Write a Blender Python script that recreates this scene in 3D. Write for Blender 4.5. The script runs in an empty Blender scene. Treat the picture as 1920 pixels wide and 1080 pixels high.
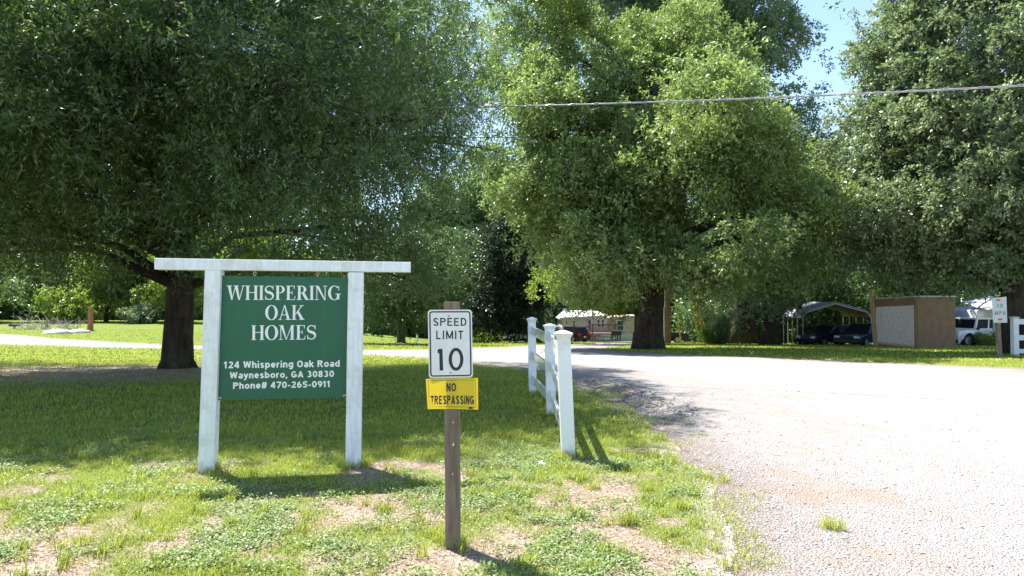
import bpy, bmesh, math, random
import numpy as np
from mathutils import Vector, Matrix, Quaternion
from mathutils.geometry import delaunay_2d_cdt
from math import pi, sin, cos, radians as R

scene = bpy.context.scene
COL = scene.collection
random.seed(7)

# ------------------------------------------------------------------ camera
CAMZ = 1.6
F = 1280.0
HOR = 565.0
PITCH = math.atan((HOR - 540.0) / F)
cd = bpy.data.cameras.new("camera")
cam = bpy.data.objects.new("camera", cd)
COL.objects.link(cam)
cam.location = (0, 0, CAMZ)
cam.rotation_euler = (pi / 2 + PITCH, 0, 0)
cd.lens = 24.0
cd.sensor_width = 36.0
cd.clip_start = 0.1
cd.clip_end = 3000
scene.camera = cam

def ray(px, py):
    a, b = (px - 960.0) / F, (540.0 - py) / F
    return a, cos(PITCH) - b * sin(PITCH), sin(PITCH) + b * cos(PITCH)
def at(px, py, d):
    """world point seen at pixel px,py whose world Y is d"""
    x, y, z = ray(px, py)
    return Vector((x / y * d, d, CAMZ + z / y * d))
def dx(px, d):
    return at(px, 565, d).x

# ------------------------------------------------------------------ noise
def _h(i, j, k, s):
    n = (i * 374761393 + j * 668265263 + k * 2147483647 + s * 974634777) & 0xffffffff
    n = ((n ^ (n >> 13)) * 1274126177) & 0xffffffff
    n = (n ^ (n >> 16)) & 0xffffff
    return n / float(0xffffff)
def vnoise(p, s=0):
    p = np.asarray(p, dtype=np.float64)
    f = np.floor(p); t = p - f; t = t * t * (3 - 2 * t)
    i, j, k = [f[:, a].astype(np.int64) for a in range(3)]
    r = 0
    for a in (0, 1):
        for b in (0, 1):
            for c in (0, 1):
                w = (t[:, 0] if a else 1 - t[:, 0]) * (t[:, 1] if b else 1 - t[:, 1]) * (t[:, 2] if c else 1 - t[:, 2])
                r = r + w * _h(i + a, j + b, k + c, s)
    return r
def n2(x, y, sc, s=0):
    x = np.atleast_1d(np.asarray(x, float)); y = np.atleast_1d(np.asarray(y, float))
    return vnoise(np.stack([x * sc, y * sc, np.zeros_like(x)], 1), s)
def sstep(a, b, v):
    t = np.clip((v - a) / (b - a), 0, 1)
    return t * t * (3 - 2 * t)

# ------------------------------------------------------------------ terrain
def tz(x, y):
    x = np.atleast_1d(np.asarray(x, float)); y = np.atleast_1d(np.asarray(y, float))
    c1 = np.clip(y - 12, 0, 24)
    zr = -0.035 * c1 - 0.051 * np.clip(y - 36, 0, 64)
    zl = -0.035 * c1 - 0.003 * np.clip(y - 36, 0, 60)
    t = sstep(-0.42, -0.05, x / np.maximum(y, 1))
    z = zl * (1 - t) + zr * t
    z = z + 0.05 * (n2(x, y, 0.33, 5) - .5) * sstep(3, 9, y)
    # the washed-out gully beside the drive
    z = z - 0.16 * np.exp(-(((x - 1.75 + 0.16 * (y - 11.5)) / 0.42) ** 2) - ((y - 12.2) / 2.2) ** 2)
    return z
def gz(x, y):
    return float(tz(x, y)[0])
_TT = 0.5 * 1.003 ** np.arange(2150)
def gp(px, py):
    """ground point seen at pixel"""
    a, b, c = ray(px, py)
    under = CAMZ + c / b * _TT < tz(a / b * _TT, _TT)
    k = int(np.argmax(under)) if under.any() else len(_TT) - 1
    tt = np.linspace(_TT[max(0, k - 1)], _TT[k], 400)
    under = CAMZ + c / b * tt < tz(a / b * tt, tt)
    t = float(tt[int(np.argmax(under))]) if under.any() else float(_TT[k])
    return Vector((a / b * t, t, gz(a / b * t, t)))

# ------------------------------------------------------------------ materials
MATS = {}
def nodes(name):
    m = bpy.data.materials.new(name); m.use_nodes = True
    nt = m.node_tree
    b = nt.nodes['Principled BSDF']
    return m, nt, b
def N(nt, t, **kw):
    n = nt.nodes.new(t)
    for k, v in kw.items():
        if k in n.inputs.keys() if hasattr(n.inputs, 'keys') else False: n.inputs[k].default_value = v
        else: setattr(n, k, v)
    return n
def ramp(nt, fac, stops):
    r = nt.nodes.new('ShaderNodeValToRGB')
    el = r.color_ramp.elements
    while len(el) < len(stops): el.new(0.5)
    for e, (p, c) in zip(el, stops):
        e.position = p; e.color = (c[0], c[1], c[2], 1) if hasattr(c, '__len__') else (c, c, c, 1)
    nt.links.new(fac, r.inputs[0])
    return r.outputs[0]
def mix(nt, f, a, b, mode='MIX'):
    m = nt.nodes.new('ShaderNodeMix'); m.data_type = 'RGBA'; m.blend_type = mode
    for s, v in ((m.inputs[0], f), (m.inputs[6], a), (m.inputs[7], b)):
        if hasattr(v, 'is_output'): nt.links.new(v, s)
        elif hasattr(v, '__len__'): s.default_value = (v[0], v[1], v[2], 1)
        else: s.default_value = v
    return m.outputs[2]
def noise(nt, vec, scale, detail=4, rough=.6):
    n = nt.nodes.new('ShaderNodeTexNoise')
    n.inputs['Scale'].default_value = scale; n.inputs['Detail'].default_value = detail
    n.inputs['Roughness'].default_value = rough
    if vec is not None: nt.links.new(vec, n.inputs['Vector'])
    return n.outputs['Fac']
def coords(nt, kind='Object', scale=None):
    c = nt.nodes.new('ShaderNodeTexCoord'); o = c.outputs[kind]
    if scale:
        mp = nt.nodes.new('ShaderNodeMapping'); mp.inputs['Scale'].default_value = scale
        nt.links.new(o, mp.inputs['Vector']); o = mp.outputs[0]
    return o
def bump(nt, b, h, strength=.3, dist=.01):
    n = nt.nodes.new('ShaderNodeBump'); n.inputs['Strength'].default_value = strength
    n.inputs['Distance'].default_value = dist
    nt.links.new(h, n.inputs['Height']); nt.links.new(n.outputs[0], b.inputs['Normal'])
def mat(name, col, rough=.7, var=.2, sc=8, bmp=.15, metal=0, stretch=None, dirt=None, spec=.5, bd=.005):
    if name in MATS: return MATS[name]
    m, nt, b = nodes(name)
    v = coords(nt, 'Object', stretch)
    f = noise(nt, v, sc, 5)
    c2 = [max(0, k * (1 - var)) for k in col]; c3 = [min(1, k * (1 + var * .6)) for k in col]
    c = ramp(nt, f, [(.3, c2), (.7, c3)])
    if name in ('white_painted_wood', 'white_vinyl', 'weathered_post'):
        zz = nt.nodes.new('ShaderNodeSeparateXYZ'); nt.links.new(coords(nt), zz.inputs[0])
        ad = nt.nodes.new('ShaderNodeMath'); ad.operation = 'MULTIPLY_ADD'; ad.inputs[1].default_value = .30
        nt.links.new(noise(nt, coords(nt), 14, 5, .75), ad.inputs[0]); nt.links.new(zz.outputs[2], ad.inputs[2])
        c = mix(nt, ramp(nt, ad.outputs[0], [(.12, .9), (.28, 0)]), c, (.22, .21, .13))
    if dirt:
        g = noise(nt, coords(nt), 3.1, 6, .7)
        c = mix(nt, ramp(nt, g, [(.5, 0), (.72, .75)]), c, dirt)
    nt.links.new(c, b.inputs['Base Color'])
    b.inputs['Roughness'].default_value = rough
    b.inputs['Metallic'].default_value = metal
    b.inputs['Specular IOR Level'].default_value = spec
    if bmp: bump(nt, b, f, bmp, bd)
    MATS[name] = m
    return m
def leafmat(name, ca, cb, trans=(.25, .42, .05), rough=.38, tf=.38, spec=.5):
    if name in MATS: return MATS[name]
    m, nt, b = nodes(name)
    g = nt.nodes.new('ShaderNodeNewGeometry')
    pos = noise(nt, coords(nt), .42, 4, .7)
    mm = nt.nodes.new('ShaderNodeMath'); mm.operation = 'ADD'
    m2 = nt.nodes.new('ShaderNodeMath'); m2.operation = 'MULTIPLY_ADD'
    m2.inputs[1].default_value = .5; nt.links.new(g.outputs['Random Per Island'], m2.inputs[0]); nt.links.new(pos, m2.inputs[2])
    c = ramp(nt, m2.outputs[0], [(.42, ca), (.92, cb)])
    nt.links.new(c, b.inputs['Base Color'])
    b.inputs['Roughness'].default_value = rough
    b.inputs['Specular IOR Level'].default_value = spec
    t = nt.nodes.new('ShaderNodeBsdfTranslucent')
    tc = mix(nt, .75, c, trans)
    nt.links.new(tc, t.inputs['Color'])
    ms = nt.nodes.new('ShaderNodeMixShader'); ms.inputs[0].default_value = tf
    nt.links.new(b.outputs[0], ms.inputs[1]); nt.links.new(t.outputs[0], ms.inputs[2])
    nt.links.new(ms.outputs[0], nt.nodes['Material Output'].inputs[0])
    MATS[name] = m
    return m
def barkmat(name, a, b_):
    if name in MATS: return MATS[name]
    m, nt, b = nodes(name)
    v = coords(nt, 'Object', (1, 1, .18))
    f = noise(nt, v, 9, 6, .65)
    v2 = noise(nt, coords(nt), 1.1, 3)
    c = ramp(nt, f, [(.32, a), (.7, b_)])
    c = mix(nt, ramp(nt, v2, [(.45, 0), (.7, .5)]), c, (.10, .115, .075))
    nt.links.new(c, b.inputs['Base Color']); b.inputs['Roughness'].default_value = .95
    b.inputs['Specular IOR Level'].default_value = .15
    bump(nt, b, f, 1.0, .05)
    MATS[name] = m
    return m

# ------------------------------------------------------------------ mesh building
class MB:
    def __init__(s): s.v = []; s.f = []
    def add(s, vs, fs):
        n = len(s.v); s.v += [tuple(q) for q in vs]; s.f += [tuple(i + n for i in q) for q in fs]; return s
    def box(s, c, d, rot=None):
        x, y, z = [k / 2 for k in d]
        vs = [Vector((a * x, b * y, e * z)) for a in (-1, 1) for b in (-1, 1) for e in (-1, 1)]
        if rot is not None:
            vs = [rot @ q for q in vs]
        c = Vector(c)
        return s.add([q + c for q in vs], [(0, 1, 3, 2), (4, 6, 7, 5), (0, 4, 5, 1), (2, 3, 7, 6), (0, 2, 6, 4), (1, 5, 7, 3)])
    def beam(s, p, q, w, h, up=(0, 0, 1)):
        """a bar from p to q, w wide sideways and h along up"""
        p, q = Vector(p), Vector(q); d = (q - p); L = d.length; d.normalize()
        u = Vector(up); sd = d.cross(u).normalized(); u = sd.cross(d)
        rot = Matrix((d, sd, u)).transposed()
        return s.box((p + q) / 2, (L, w, h), rot)
    def hexa(s, a, b):
        """two quads, bottom and top, same winding (ccw from above)"""
        return s.add(list(a) + list(b), [(3, 2, 1, 0), (4, 5, 6, 7), (0, 1, 5, 4), (1, 2, 6, 5), (2, 3, 7, 6), (3, 0, 4, 7)])
    def tube(s, pts, rad, n=8, cap=True, wob=0, seed=0):
        pts = [Vector(p) for p in pts]
        rnd = random.Random(seed)
        if not hasattr(rad, '__len__'): rad = [rad] * len(pts)
        vs = []; fs = []; ref = None
        ph = [1 + wob * rnd.uniform(-1, 1) for _ in range(n)]
        for i, p in enumerate(pts):
            d = (pts[min(i + 1, len(pts) - 1)] - pts[max(i - 1, 0)]).normalized()
            if ref is None: ref = Vector((1, 0, 0)) if abs(d.x) < .8 else Vector((0, 1, 0))
            sd = (ref - d * ref.dot(d)).normalized(); ref = sd; u = d.cross(sd)
            for k in range(n):
                a = 2 * pi * k / n
                rr = rad[i] * ph[k] * (1 + wob * .4 * rnd.uniform(-1, 1) if wob else 1)
                vs.append(p + sd * cos(a) * rr + u * sin(a) * rr)
        for i in range(len(pts) - 1):
            for k in range(n):
                a, b = i * n + k, i * n + (k + 1) % n
                fs.append((a, b, b + n, a + n))
        if cap:
            fs.append(tuple(range(n))[::-1]); fs.append(tuple((len(pts) - 1) * n + k for k in range(n)))
        return s.add(vs, fs)
    def prism(s, poly, y0, y1, axis='y'):
        """poly in (x,z), extruded along y"""
        n = len(poly)
        if axis == 'y': f = lambda p, t: (p[0], t, p[1])
        elif axis == 'x': f = lambda p, t: (t, p[0], p[1])
        else: f = lambda p, t: (p[0], p[1], t)
        vs = [f(p, y0) for p in poly] + [f(p, y1) for p in poly]
        fs = [tuple(range(n)), tuple(range(2 * n - 1, n - 1, -1))] + [(i, i + n, (i + 1) % n + n, (i + 1) % n) for i in range(n)]
        return s.add(vs, fs)
    def ball(s, c, r, nu=10, nv=7, wob=0, seed=0):
        rnd = random.Random(seed)
        if not hasattr(r, '__len__'): r = (r, r, r)
        vs = [(c[0], c[1], c[2] + r[2])]
        for j in range(1, nv):
            for i in range(nu):
                a, b = 2 * pi * i / nu, pi * j / nv
                k = 1 + wob * rnd.uniform(-1, 1)
                vs.append((c[0] + r[0] * k * sin(b) * cos(a), c[1] + r[1] * k * sin(b) * sin(a), c[2] + r[2] * k * cos(b)))
        vs.append((c[0], c[1], c[2] - r[2]))
        fs = [(0, 1 + i, 1 + (i + 1) % nu) for i in range(nu)]
        for j in range(nv - 2):
            for i in range(nu):
                a = 1 + j * nu + i; b = 1 + j * nu + (i + 1) % nu
                fs.append((a, a + nu, b + nu, b))
        L = len(vs) - 1
        fs += [(L, 1 + (nv - 2) * nu + (i + 1) % nu, 1 + (nv - 2) * nu + i) for i in range(nu)]
        return s.add(vs, fs)
    def build(s, name, m, parent=None, bevel=0, smooth=False, loc=None, rz=None):
        me = bpy.data.meshes.new(name); me.from_pydata(s.v, [], s.f)
        bm = bmesh.new(); bm.from_mesh(me)
        bmesh.ops.recalc_face_normals(bm, faces=bm.faces)
        if bevel: bmesh.ops.bevel(bm, geom=list(bm.edges), offset=bevel, segments=2, affect='EDGES', profile=.6)
        bm.to_mesh(me); bm.free()
        me.materials.append(m)
        if smooth: me.shade_smooth()
        o = bpy.data.objects.new(name, me); COL.objects.link(o)
        if parent: o.parent = parent
        if loc is not None: o.location = loc
        if rz is not None: o.rotation_euler = (0, 0, rz)
        return o
def npmesh(name, V, Fq, m, k=4, smooth=False):
    """fast mesh from numpy verts and faces of k corners"""
    me = bpy.data.meshes.new(name)
    V = np.ascontiguousarray(V, dtype=np.float32); Fq = np.ascontiguousarray(Fq, dtype=np.int32)
    me.vertices.add(len(V)); me.vertices.foreach_set('co', V.ravel())
    me.loops.add(Fq.size); me.loops.foreach_set('vertex_index', Fq.ravel())
    me.polygons.add(len(Fq))
    me.polygons.foreach_set('loop_start', np.arange(0, Fq.size, k, dtype=np.int32))
    if smooth: me.polygons.foreach_set('use_smooth', np.ones(len(Fq), dtype=bool))
    me.materials.append(m); me.update(calc_edges=True)
    return me
def link(name, me, parent=None, loc=(0, 0, 0)):
    o = bpy.data.objects.new(name, me); COL.objects.link(o); o.location = loc
    if parent: o.parent = parent
    return o
def tag(o, label=None, cat=None, group=None, kind=None):
    if label: o['label'] = label
    if cat: o['category'] = cat
    if group: o['group'] = group
    if kind: o['kind'] = kind
    return o
def thing(name, label, cat, loc=(0, 0, 0), rz=0, group=None):
    o = bpy.data.objects.new(name, None); COL.objects.link(o)
    o.empty_display_size = .2
    o.location = loc; o.rotation_euler = (0, 0, rz)
    return tag(o, label, cat, group)
def copy_tree(o, parent=None):
    c = o.copy(); COL.objects.link(c); c.parent = parent
    for ch in list(o.children): copy_tree(ch, c)
    return c

# ------------------------------------------------------------------ light
el = R(60)
az = Vector((-.70, .714, 0)).normalized()
S = Vector((az.x * cos(el), az.y * cos(el), sin(el)))
sd_ = bpy.data.lights.new("sun", 'SUN'); sd_.energy = 4.6; sd_.angle = R(.5); sd_.color = (1, .955, .88)
so = bpy.data.objects.new("sun", sd_); COL.objects.link(so)
so.rotation_euler = S.to_track_quat('Z', 'Y').to_euler(); so.location = (-20, 20, 40)
w = bpy.data.worlds.new("World"); scene.world = w; w.use_nodes = True
nt = w.node_tree
bg = nt.nodes['Background']
sk = nt.nodes.new('ShaderNodeTexSky'); sk.sky_type = 'NISHITA'; sk.sun_disc = False
sk.sun_elevation = el; sk.sun_rotation = math.atan2(az.x, az.y) % (2 * pi)
sk.air_density = 1.0; sk.dust_density = .4; sk.ozone_density = 1.6
nt.links.new(sk.outputs[0], bg.inputs[0]); bg.inputs[1].default_value = .105
scene.view_settings.view_transform = 'Standard'; scene.view_settings.look = 'None'
scene.view_settings.exposure = 1.6; scene.view_settings.gamma = 1
scene.render.engine = 'CYCLES'
scene.cycles.max_bounces = 8; scene.cycles.transparent_max_bounces = 8
scene.cycles.diffuse_bounces = 4; scene.cycles.transmission_bounces = 6
# ------------------------------------------------------------------ ground and drive (one triangulation, split along the drive's edge)
def wob_edge(pts, step=.35, amp=.12, seed=3):
    out = []
    for a, b in zip(pts, pts[1:]):
        a = Vector(a[:2]); b = Vector(b[:2]); L = (b - a).length
        dist = max(2.0, (a.y + b.y) / 2)
        st = step * dist / 6
        n = max(1, int(L / st)); d = (b - a).normalized(); nn = Vector((-d.y, d.x))
        for k in range(n):
            p = a + (b - a) * (k / n)
            w_ = (float(n2(p.x, p.y, 1.7, seed)[0]) - .5) * 2 * amp * min(2.5, dist / 6)
            w_ += (float(n2(p.x, p.y, 5.1, seed)[0]) - .5) * amp * min(2, dist / 6)
            out.append(p + nn * w_)
    return out
near_edge = [(1400, 1079), (1392, 1010), (1345, 935), (1300, 862), (1238, 808), (1196, 766), (1130, 738), (1085, 712), (1010, 697), (880, 682), (780, 671), (680, 666), (500, 659), (300, 654), (150, 650), (0, 646), (-300, 641)]
far_edge = [(-300, 622), (0, 626), (60, 632), (150, 638), (300, 646.5), (500, 650), (680, 656), (800, 655.5), (900, 652), (1000, 647.5), (1060, 646.5), (1110, 645.5), (1130, 642.5), (1190, 643), (1196, 648), (1150, 651), (1118, 656), (1200, 661), (1300, 665), (1480, 672), (1600, 676.5), (1800, 686), (1920, 691)]
ne = [gp(*p) for p in near_edge]; fe = [gp(*p) for p in far_edge]
poly = wob_edge([Vector((1.65, -9)), Vector((1.62, 1.0))] + ne + fe + [Vector((26, 17.6)), Vector((60, 14))])
poly += [Vector((60, 14)), Vector((60, -9))]
ROAD = np.array([(p.x, p.y) for p in poly])
def inside(x, y, P=None):
    P = ROAD if P is None else P
    r = np.zeros(len(x), bool); n = len(P)
    for i in range(n):
        x1, y1 = P[i]; x2, y2 = P[(i + 1) % n]
        c = (y1 > y) != (y2 > y)
        if y1 != y2: r ^= c & (x < (x2 - x1) * (y - y1) / (y2 - y1) + x1)
    return r
def edist(x, y):
    d = np.full(len(x), 1e9)
    for i in range(len(ROAD) - 1):
        a = ROAD[i]; b = ROAD[i + 1]; ab = b - a; L = ab @ ab + 1e-9
        t = np.clip(((x - a[0]) * ab[0] + (y - a[1]) * ab[1]) / L, 0, 1)
        d = np.minimum(d, (x - a[0] - t * ab[0]) ** 2 + (y - a[1] - t * ab[1]) ** 2)
    return np.sqrt(d)
# bare-soil spots, as world discs (x, y, radius)
def disc(px, py, rpx):
    p = gp(px, py); return (p.x, p.y, rpx / F * p.y)
BARE = [disc(860, 1045, 95), disc(955, 1010, 60), disc(1110, 868, 55), disc(360, 890, 60), disc(270, 955, 50), disc(680, 895, 70), disc(20, 1010, 60), disc(800, 935, 50), disc(480, 930, 45), disc(620, 990, 45), disc(1140, 900, 40), disc(740, 1075, 70), disc(1300, 800, 35), disc(1330, 860, 30), disc(1390, 960, 40), disc(60, 1075, 60), disc(1010, 720, 30), disc(950, 870, 50), disc(1230, 890, 35)]
def grassiness(x, y):
    """0 bare soil .. 1 thick turf"""
    g = n2(x, y, 1.5, 11) * .5 + n2(x, y, 4.2, 12) * .32 + n2(x, y, 11, 13) * .18
    near = 1 - sstep(5.2, 8.5, y)
    g = sstep(.30, .64, g + .20 * (1 - near) + .12 * (y > 12))
    g = g * (1 - .25 * near)
    for (a, b, r) in BARE:
        q = ((x - a) ** 2 + ((y - b) * .75) ** 2) / (r * r)
        g = g * (1 - .60 * np.exp(-q * 1.2))
    # worn shade ground round the big oak
    q = ((x + 10.5) / 7.5) ** 2 + ((y - 17.0) / 4.6) ** 2
    g = g * (1 - .97 * np.exp(-q ** 1.5))
    return g
ang = np.concatenate([np.linspace(-48, 48, 190), np.linspace(56, 304, 32)])
rad = [0.0]
rr = 1.2
pts = []
while rr < 1500:
    for a in ang:
        fine = abs(a) <= 48
        if not fine and (len(rad) % 3): continue
        if fine and rr < 2.5 and (len(rad) % 2): continue
        pts.append((rr * sin(R(a)), rr * cos(R(a))))
    rad.append(rr); rr *= 1.03 if rr < 150 else 1.12
pts = np.array(pts)
pts[:, 0] += (n2(pts[:, 0] * 37, pts[:, 1] * 37, 1, 2) - .5) * .004 * np.hypot(pts[:, 0], pts[:, 1])
d0 = edist(pts[:, 0], pts[:, 1])
pts = pts[d0 > .012 * np.hypot(pts[:, 0], pts[:, 1])]
pts = np.vstack([[(0, 0)], pts])
nR = len(ROAD)
allp = [Vector(p) for p in ROAD.tolist()] + [Vector(p) for p in pts.tolist()]
res = delaunay_2d_cdt(allp, [(i, (i + 1) % nR) for i in range(nR)], [], 0, 1e-5)
V2 = np.array([(v.x, v.y) for v in res[0]]); T = np.array([f for f in res[2] if len(f) == 3])
Z = tz(V2[:, 0], V2[:, 1])
V3 = np.column_stack([V2, Z])
cx = V2[T].mean(axis=1)
isroad = inside(cx[:, 0], cx[:, 1])
ED = edist(V2[:, 0], V2[:, 1]); GR = grassiness(V2[:, 0], V2[:, 1])
def submesh(name, sel, m):
    t = T[sel]; used, inv = np.unique(t, return_inverse=True)
    t = inv.reshape(-1, 3)
    a = V3[used]; e1 = a[t[:, 1]] - a[t[:, 0]]; e2 = a[t[:, 2]] - a[t[:, 0]]
    flip = (e1[:, 0] * e2[:, 1] - e1[:, 1] * e2[:, 0]) < 0
    t[flip] = t[flip][:, ::-1]
    me = npmesh(name, a, t, m, 3, True)
    for nm, arr in (('edge', ED), ('turf', GR)):
        at_ = me.attributes.new(nm, 'FLOAT', 'POINT'); at_.data.foreach_set('value', arr[used].astype(np.float32))
    o = link(name, me); o['kind'] = 'structure'
    return o
def attr(nt, nm):
    a = nt.nodes.new('ShaderNodeAttribute'); a.attribute_name = nm; return a.outputs['Fac']
def mapr(nt, f, a, b):
    n = nt.nodes.new('ShaderNodeMapRange'); n.inputs['From Min'].default_value = a; n.inputs['From Max'].default_value = b
    nt.links.new(f, n.inputs['Value']); return n.outputs[0]
def soilcol(nt, c):
    f1 = noise(nt, c, 2.2, 5); f2 = noise(nt, c, 26, 5, .7); f3 = noise(nt, c, 90, 3)
    soil = ramp(nt, f1, [(.3, (.27, .19, .145)), (.6, (.38, .30, .24)), (.8, (.47, .40, .33))])
    soil = mix(nt, ramp(nt, f2, [(.40, .85), (.56, 0)]), soil, (.13, .085, .06))
    soil = mix(nt, ramp(nt, f3, [(.56, 0), (.68, .8)]), soil, (.55, .47, .36))
    return soil, f2
def gravcol(nt, c):
    v = nt.nodes.new('ShaderNodeTexVoronoi'); v.inputs['Scale'].default_value = 58; nt.links.new(c, v.inputs['Vector'])
    v2 = nt.nodes.new('ShaderNodeTexVoronoi'); v2.inputs['Scale'].default_value = 110; nt.links.new(c, v2.inputs['Vector'])
    hs = nt.nodes.new('ShaderNodeSeparateColor'); nt.links.new(v.outputs['Color'], hs.inputs[0])
    g = ramp(nt, hs.outputs[0], [(0, (.255, .235, .22)), (.5, (.36, .335, .32)), (1, (.47, .445, .43))])
    g = mix(nt, ramp(nt, v.outputs['Distance'], [(.45, 0), (.95, .42)]), g, (.20, .175, .16))
    big = noise(nt, c, .55, 5)
    wide = noise(nt, coords(nt, 'Object', (.5, .16, 1)), 1.3, 4)
    g = mix(nt, ramp(nt, wide, [(.42, .35), (.58, 0)]), g, (.25, .225, .21))
    fine = noise(nt, c, 3.0, 5, .7)
    g = mix(nt, ramp(nt, fine, [(.38, .5), (.6, 0)]), g, (.40, .365, .34))
    g = mix(nt, ramp(nt, big, [(.54, 0), (.66, .7)]), g, (.40, .26, .185))
    hm = nt.nodes.new('ShaderNodeMath'); hm.operation = 'MULTIPLY_ADD'; hm.inputs[1].default_value = .45
    nt.links.new(v2.outputs['Distance'], hm.inputs[0]); nt.links.new(v.outputs['Distance'], hm.inputs[2])
    return g, hm.outputs[0]
m, nt, b = nodes('lawn_ground')
c = coords(nt)
soil, f2 = soilcol(nt, c)
gn = noise(nt, c, 16, 8, .85); gn2 = noise(nt, c, 60, 4, .7); gn3 = noise(nt, c, .35, 4)
gc = ramp(nt, gn2, [(.3, (.05, .07, .016)), (.55, (.15, .19, .035)), (.75, (.28, .30, .09))])
gc = mix(nt, ramp(nt, gn3, [(.4, 0), (.65, .5)]), gc, (.12, .19, .03))
tf = nt.nodes.new('ShaderNodeMath'); tf.operation = 'MULTIPLY_ADD'; tf.inputs[1].default_value = .7
nt.links.new(gn, tf.inputs[0]); nt.links.new(attr(nt, 'turf'), tf.inputs[2])
cc = mix(nt, ramp(nt, tf.outputs[0], [(.50, 0), (1.05, 1)]), soil, gc)
gr, gh = gravcol(nt, c)
ef = nt.nodes.new('ShaderNodeMath'); ef.operation = 'MULTIPLY_ADD'; ef.inputs[1].default_value = 1.0
nt.links.new(gn, ef.inputs[0]); nt.links.new(attr(nt, 'edge'), ef.inputs[2])
cc = mix(nt, ramp(nt, ef.outputs[0], [(.5, .9), (.85, 0)]), cc, gr)
nt.links.new(cc, b.inputs['Base Color']); b.inputs['Roughness'].default_value = .95; b.inputs['Specular IOR Level'].default_value = .1
hh = mix(nt, .5, f2, gn2)
bump(nt, b, hh, .8, .03)
GM = m
m, nt, b = nodes('gravel')
c = coords(nt)
gr, gh = gravcol(nt, c)
soil, f2 = soilcol(nt, c)
gn = noise(nt, c, 6, 6, .75)
ef = nt.nodes.new('ShaderNodeMath'); ef.operation = 'MULTIPLY_ADD'; ef.inputs[1].default_value = 1.0
nt.links.new(gn, ef.inputs[0]); nt.links.new(attr(nt, 'edge'), ef.inputs[2])
cc = mix(nt, ramp(nt, ef.outputs[0], [(.5, .65), (1.0, 0)]), gr, soil)
cc = mix(nt, ramp(nt, attr(nt, 'edge'), [(0, .85), (1, .0)]), cc, (.80, .77, .76), 'MULTIPLY')
cc = mix(nt, ramp(nt, mapr(nt, attr(nt, 'edge'), 1.2, 6), [(0, 0), (1, .6)]), cc, (.50, .475, .46))
nt.links.new(cc, b.inputs['Base Color']); b.inputs['Roughness'].default_value = .95; b.inputs['Specular IOR Level'].default_value = .1
bump(nt, b, gh, 1.0, .02)
RM = m
submesh('ground', ~isroad, GM)
submesh('gravel_drive', isroad, RM)

# ------------------------------------------------------------------ blades, weeds, stones, litter
rng = np.random.default_rng(5)
def wedge(n, y0, y1, xmax=.80, xmin=-.80, pw=1.0):
    y = y0 + (y1 - y0) * rng.random(n) ** pw
    x = (xmin + (xmax - xmin) * rng.random(n)) * (y + .3)
    return x, y
def blades(x, y, h, w_, droop=.5):
    n = len(x); z = tz(x, y) - .006
    a = rng.random(n) * 2 * pi; lean = (.15 + rng.random(n) * 1.0) * h
    dx_, dy_ = np.cos(a), np.sin(a)
    sx, sy = -dy_ * w_ / 2, dx_ * w_ / 2
    V = np.zeros((n, 5, 3))
    V[:, 0] = np.column_stack([x - sx, y - sy, z]); V[:, 1] = np.column_stack([x + sx, y + sy, z])
    mx, my, mz = x + dx_ * lean * .35, y + dy_ * lean * .35, z + h * .62
    V[:, 2] = np.column_stack([mx + sx * .8, my + sy * .8, mz]); V[:, 3] = np.column_stack([mx - sx * .8, my - sy * .8, mz])
    V[:, 4] = np.column_stack([x + dx_ * lean, y + dy_ * lean, z + h * (1 - .25 * droop * rng.random(n))])
    i = np.arange(n)[:, None] * 5
    F1 = np.hstack([i, i + 1, i + 2, i + 3]); F2 = np.hstack([i + 3, i + 2, i + 4, i + 4])
    Q = np.hstack([i + 3, i + 2, i + 4])
    return V.reshape(-1, 3), F1, Q
def mixmesh(name, V, Q4, T3, m):
    me = bpy.data.meshes.new(name)
    me.vertices.add(len(V)); me.vertices.foreach_set('co', np.ascontiguousarray(V, np.float32).ravel())
    L = np.concatenate([Q4.ravel(), T3.ravel()]).astype(np.int32)
    me.loops.add(len(L)); me.loops.foreach_set('vertex_index', L)
    me.polygons.add(len(Q4) + len(T3))
    st = np.concatenate([np.arange(len(Q4)) * 4, len(Q4) * 4 + np.arange(len(T3)) * 3]).astype(np.int32)
    me.polygons.foreach_set('loop_start', st)
    me.materials.append(m); me.update(calc_edges=True)
    return me
gA = leafmat('grass_blade', (.14, .185, .022), (.44, .48, .085), (.50, .58, .08), .5, .35, .3)
gD = leafmat('dry_blade', (.25, .20, .09), (.42, .36, .20), (.4, .35, .15), .7, .25, .2)
gW = leafmat('weed_leaf', (.13, .19, .065), (.27, .36, .13), (.36, .48, .12), .5, .3, .35)
def grass_layer(name, label, n, y0, y1, h0, h1, w0, w1, m, keep, pw=1.0, xr=(-.8, .8)):
    x, y = wedge(n, y0, y1, xr[1], xr[0], pw)
    k = keep(x, y); x, y = x[k], y[k]
    k = ~inside(x, y); x, y = x[k], y[k]
    tall = n2(x, y, 2.3, 21)
    h = (h0 + (h1 - h0) * rng.random(len(x)) * (.4 + tall)); wd = w0 + (w1 - w0) * rng.random(len(x))
    V, A, B = blades(x, y, h, wd)
    tag(link(name, mixmesh(name, V, A, B, m)), label, 'grass', kind='stuff')
gk = lambda p: (lambda x, y: rng.random(len(x)) < grassiness(x, y) ** p)
grass_layer('short_grass', 'short patchy grass blades in front of the green sign', 260000, 3.2, 9, .02, .06, .003, .006, gA, gk(1.3))
grass_layer('mown_grass', 'mown green grass in the shade of the big oak behind the sign', 200000, 8, 24, .035, .08, .007, .014, gA, gk(.8), 1.0)
grass_layer('far_grass', 'bright mown grass beyond the oak and across the drive', 90000, 22, 62, .05, .11, .02, .05, gA, gk(.5), 1.3)
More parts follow.
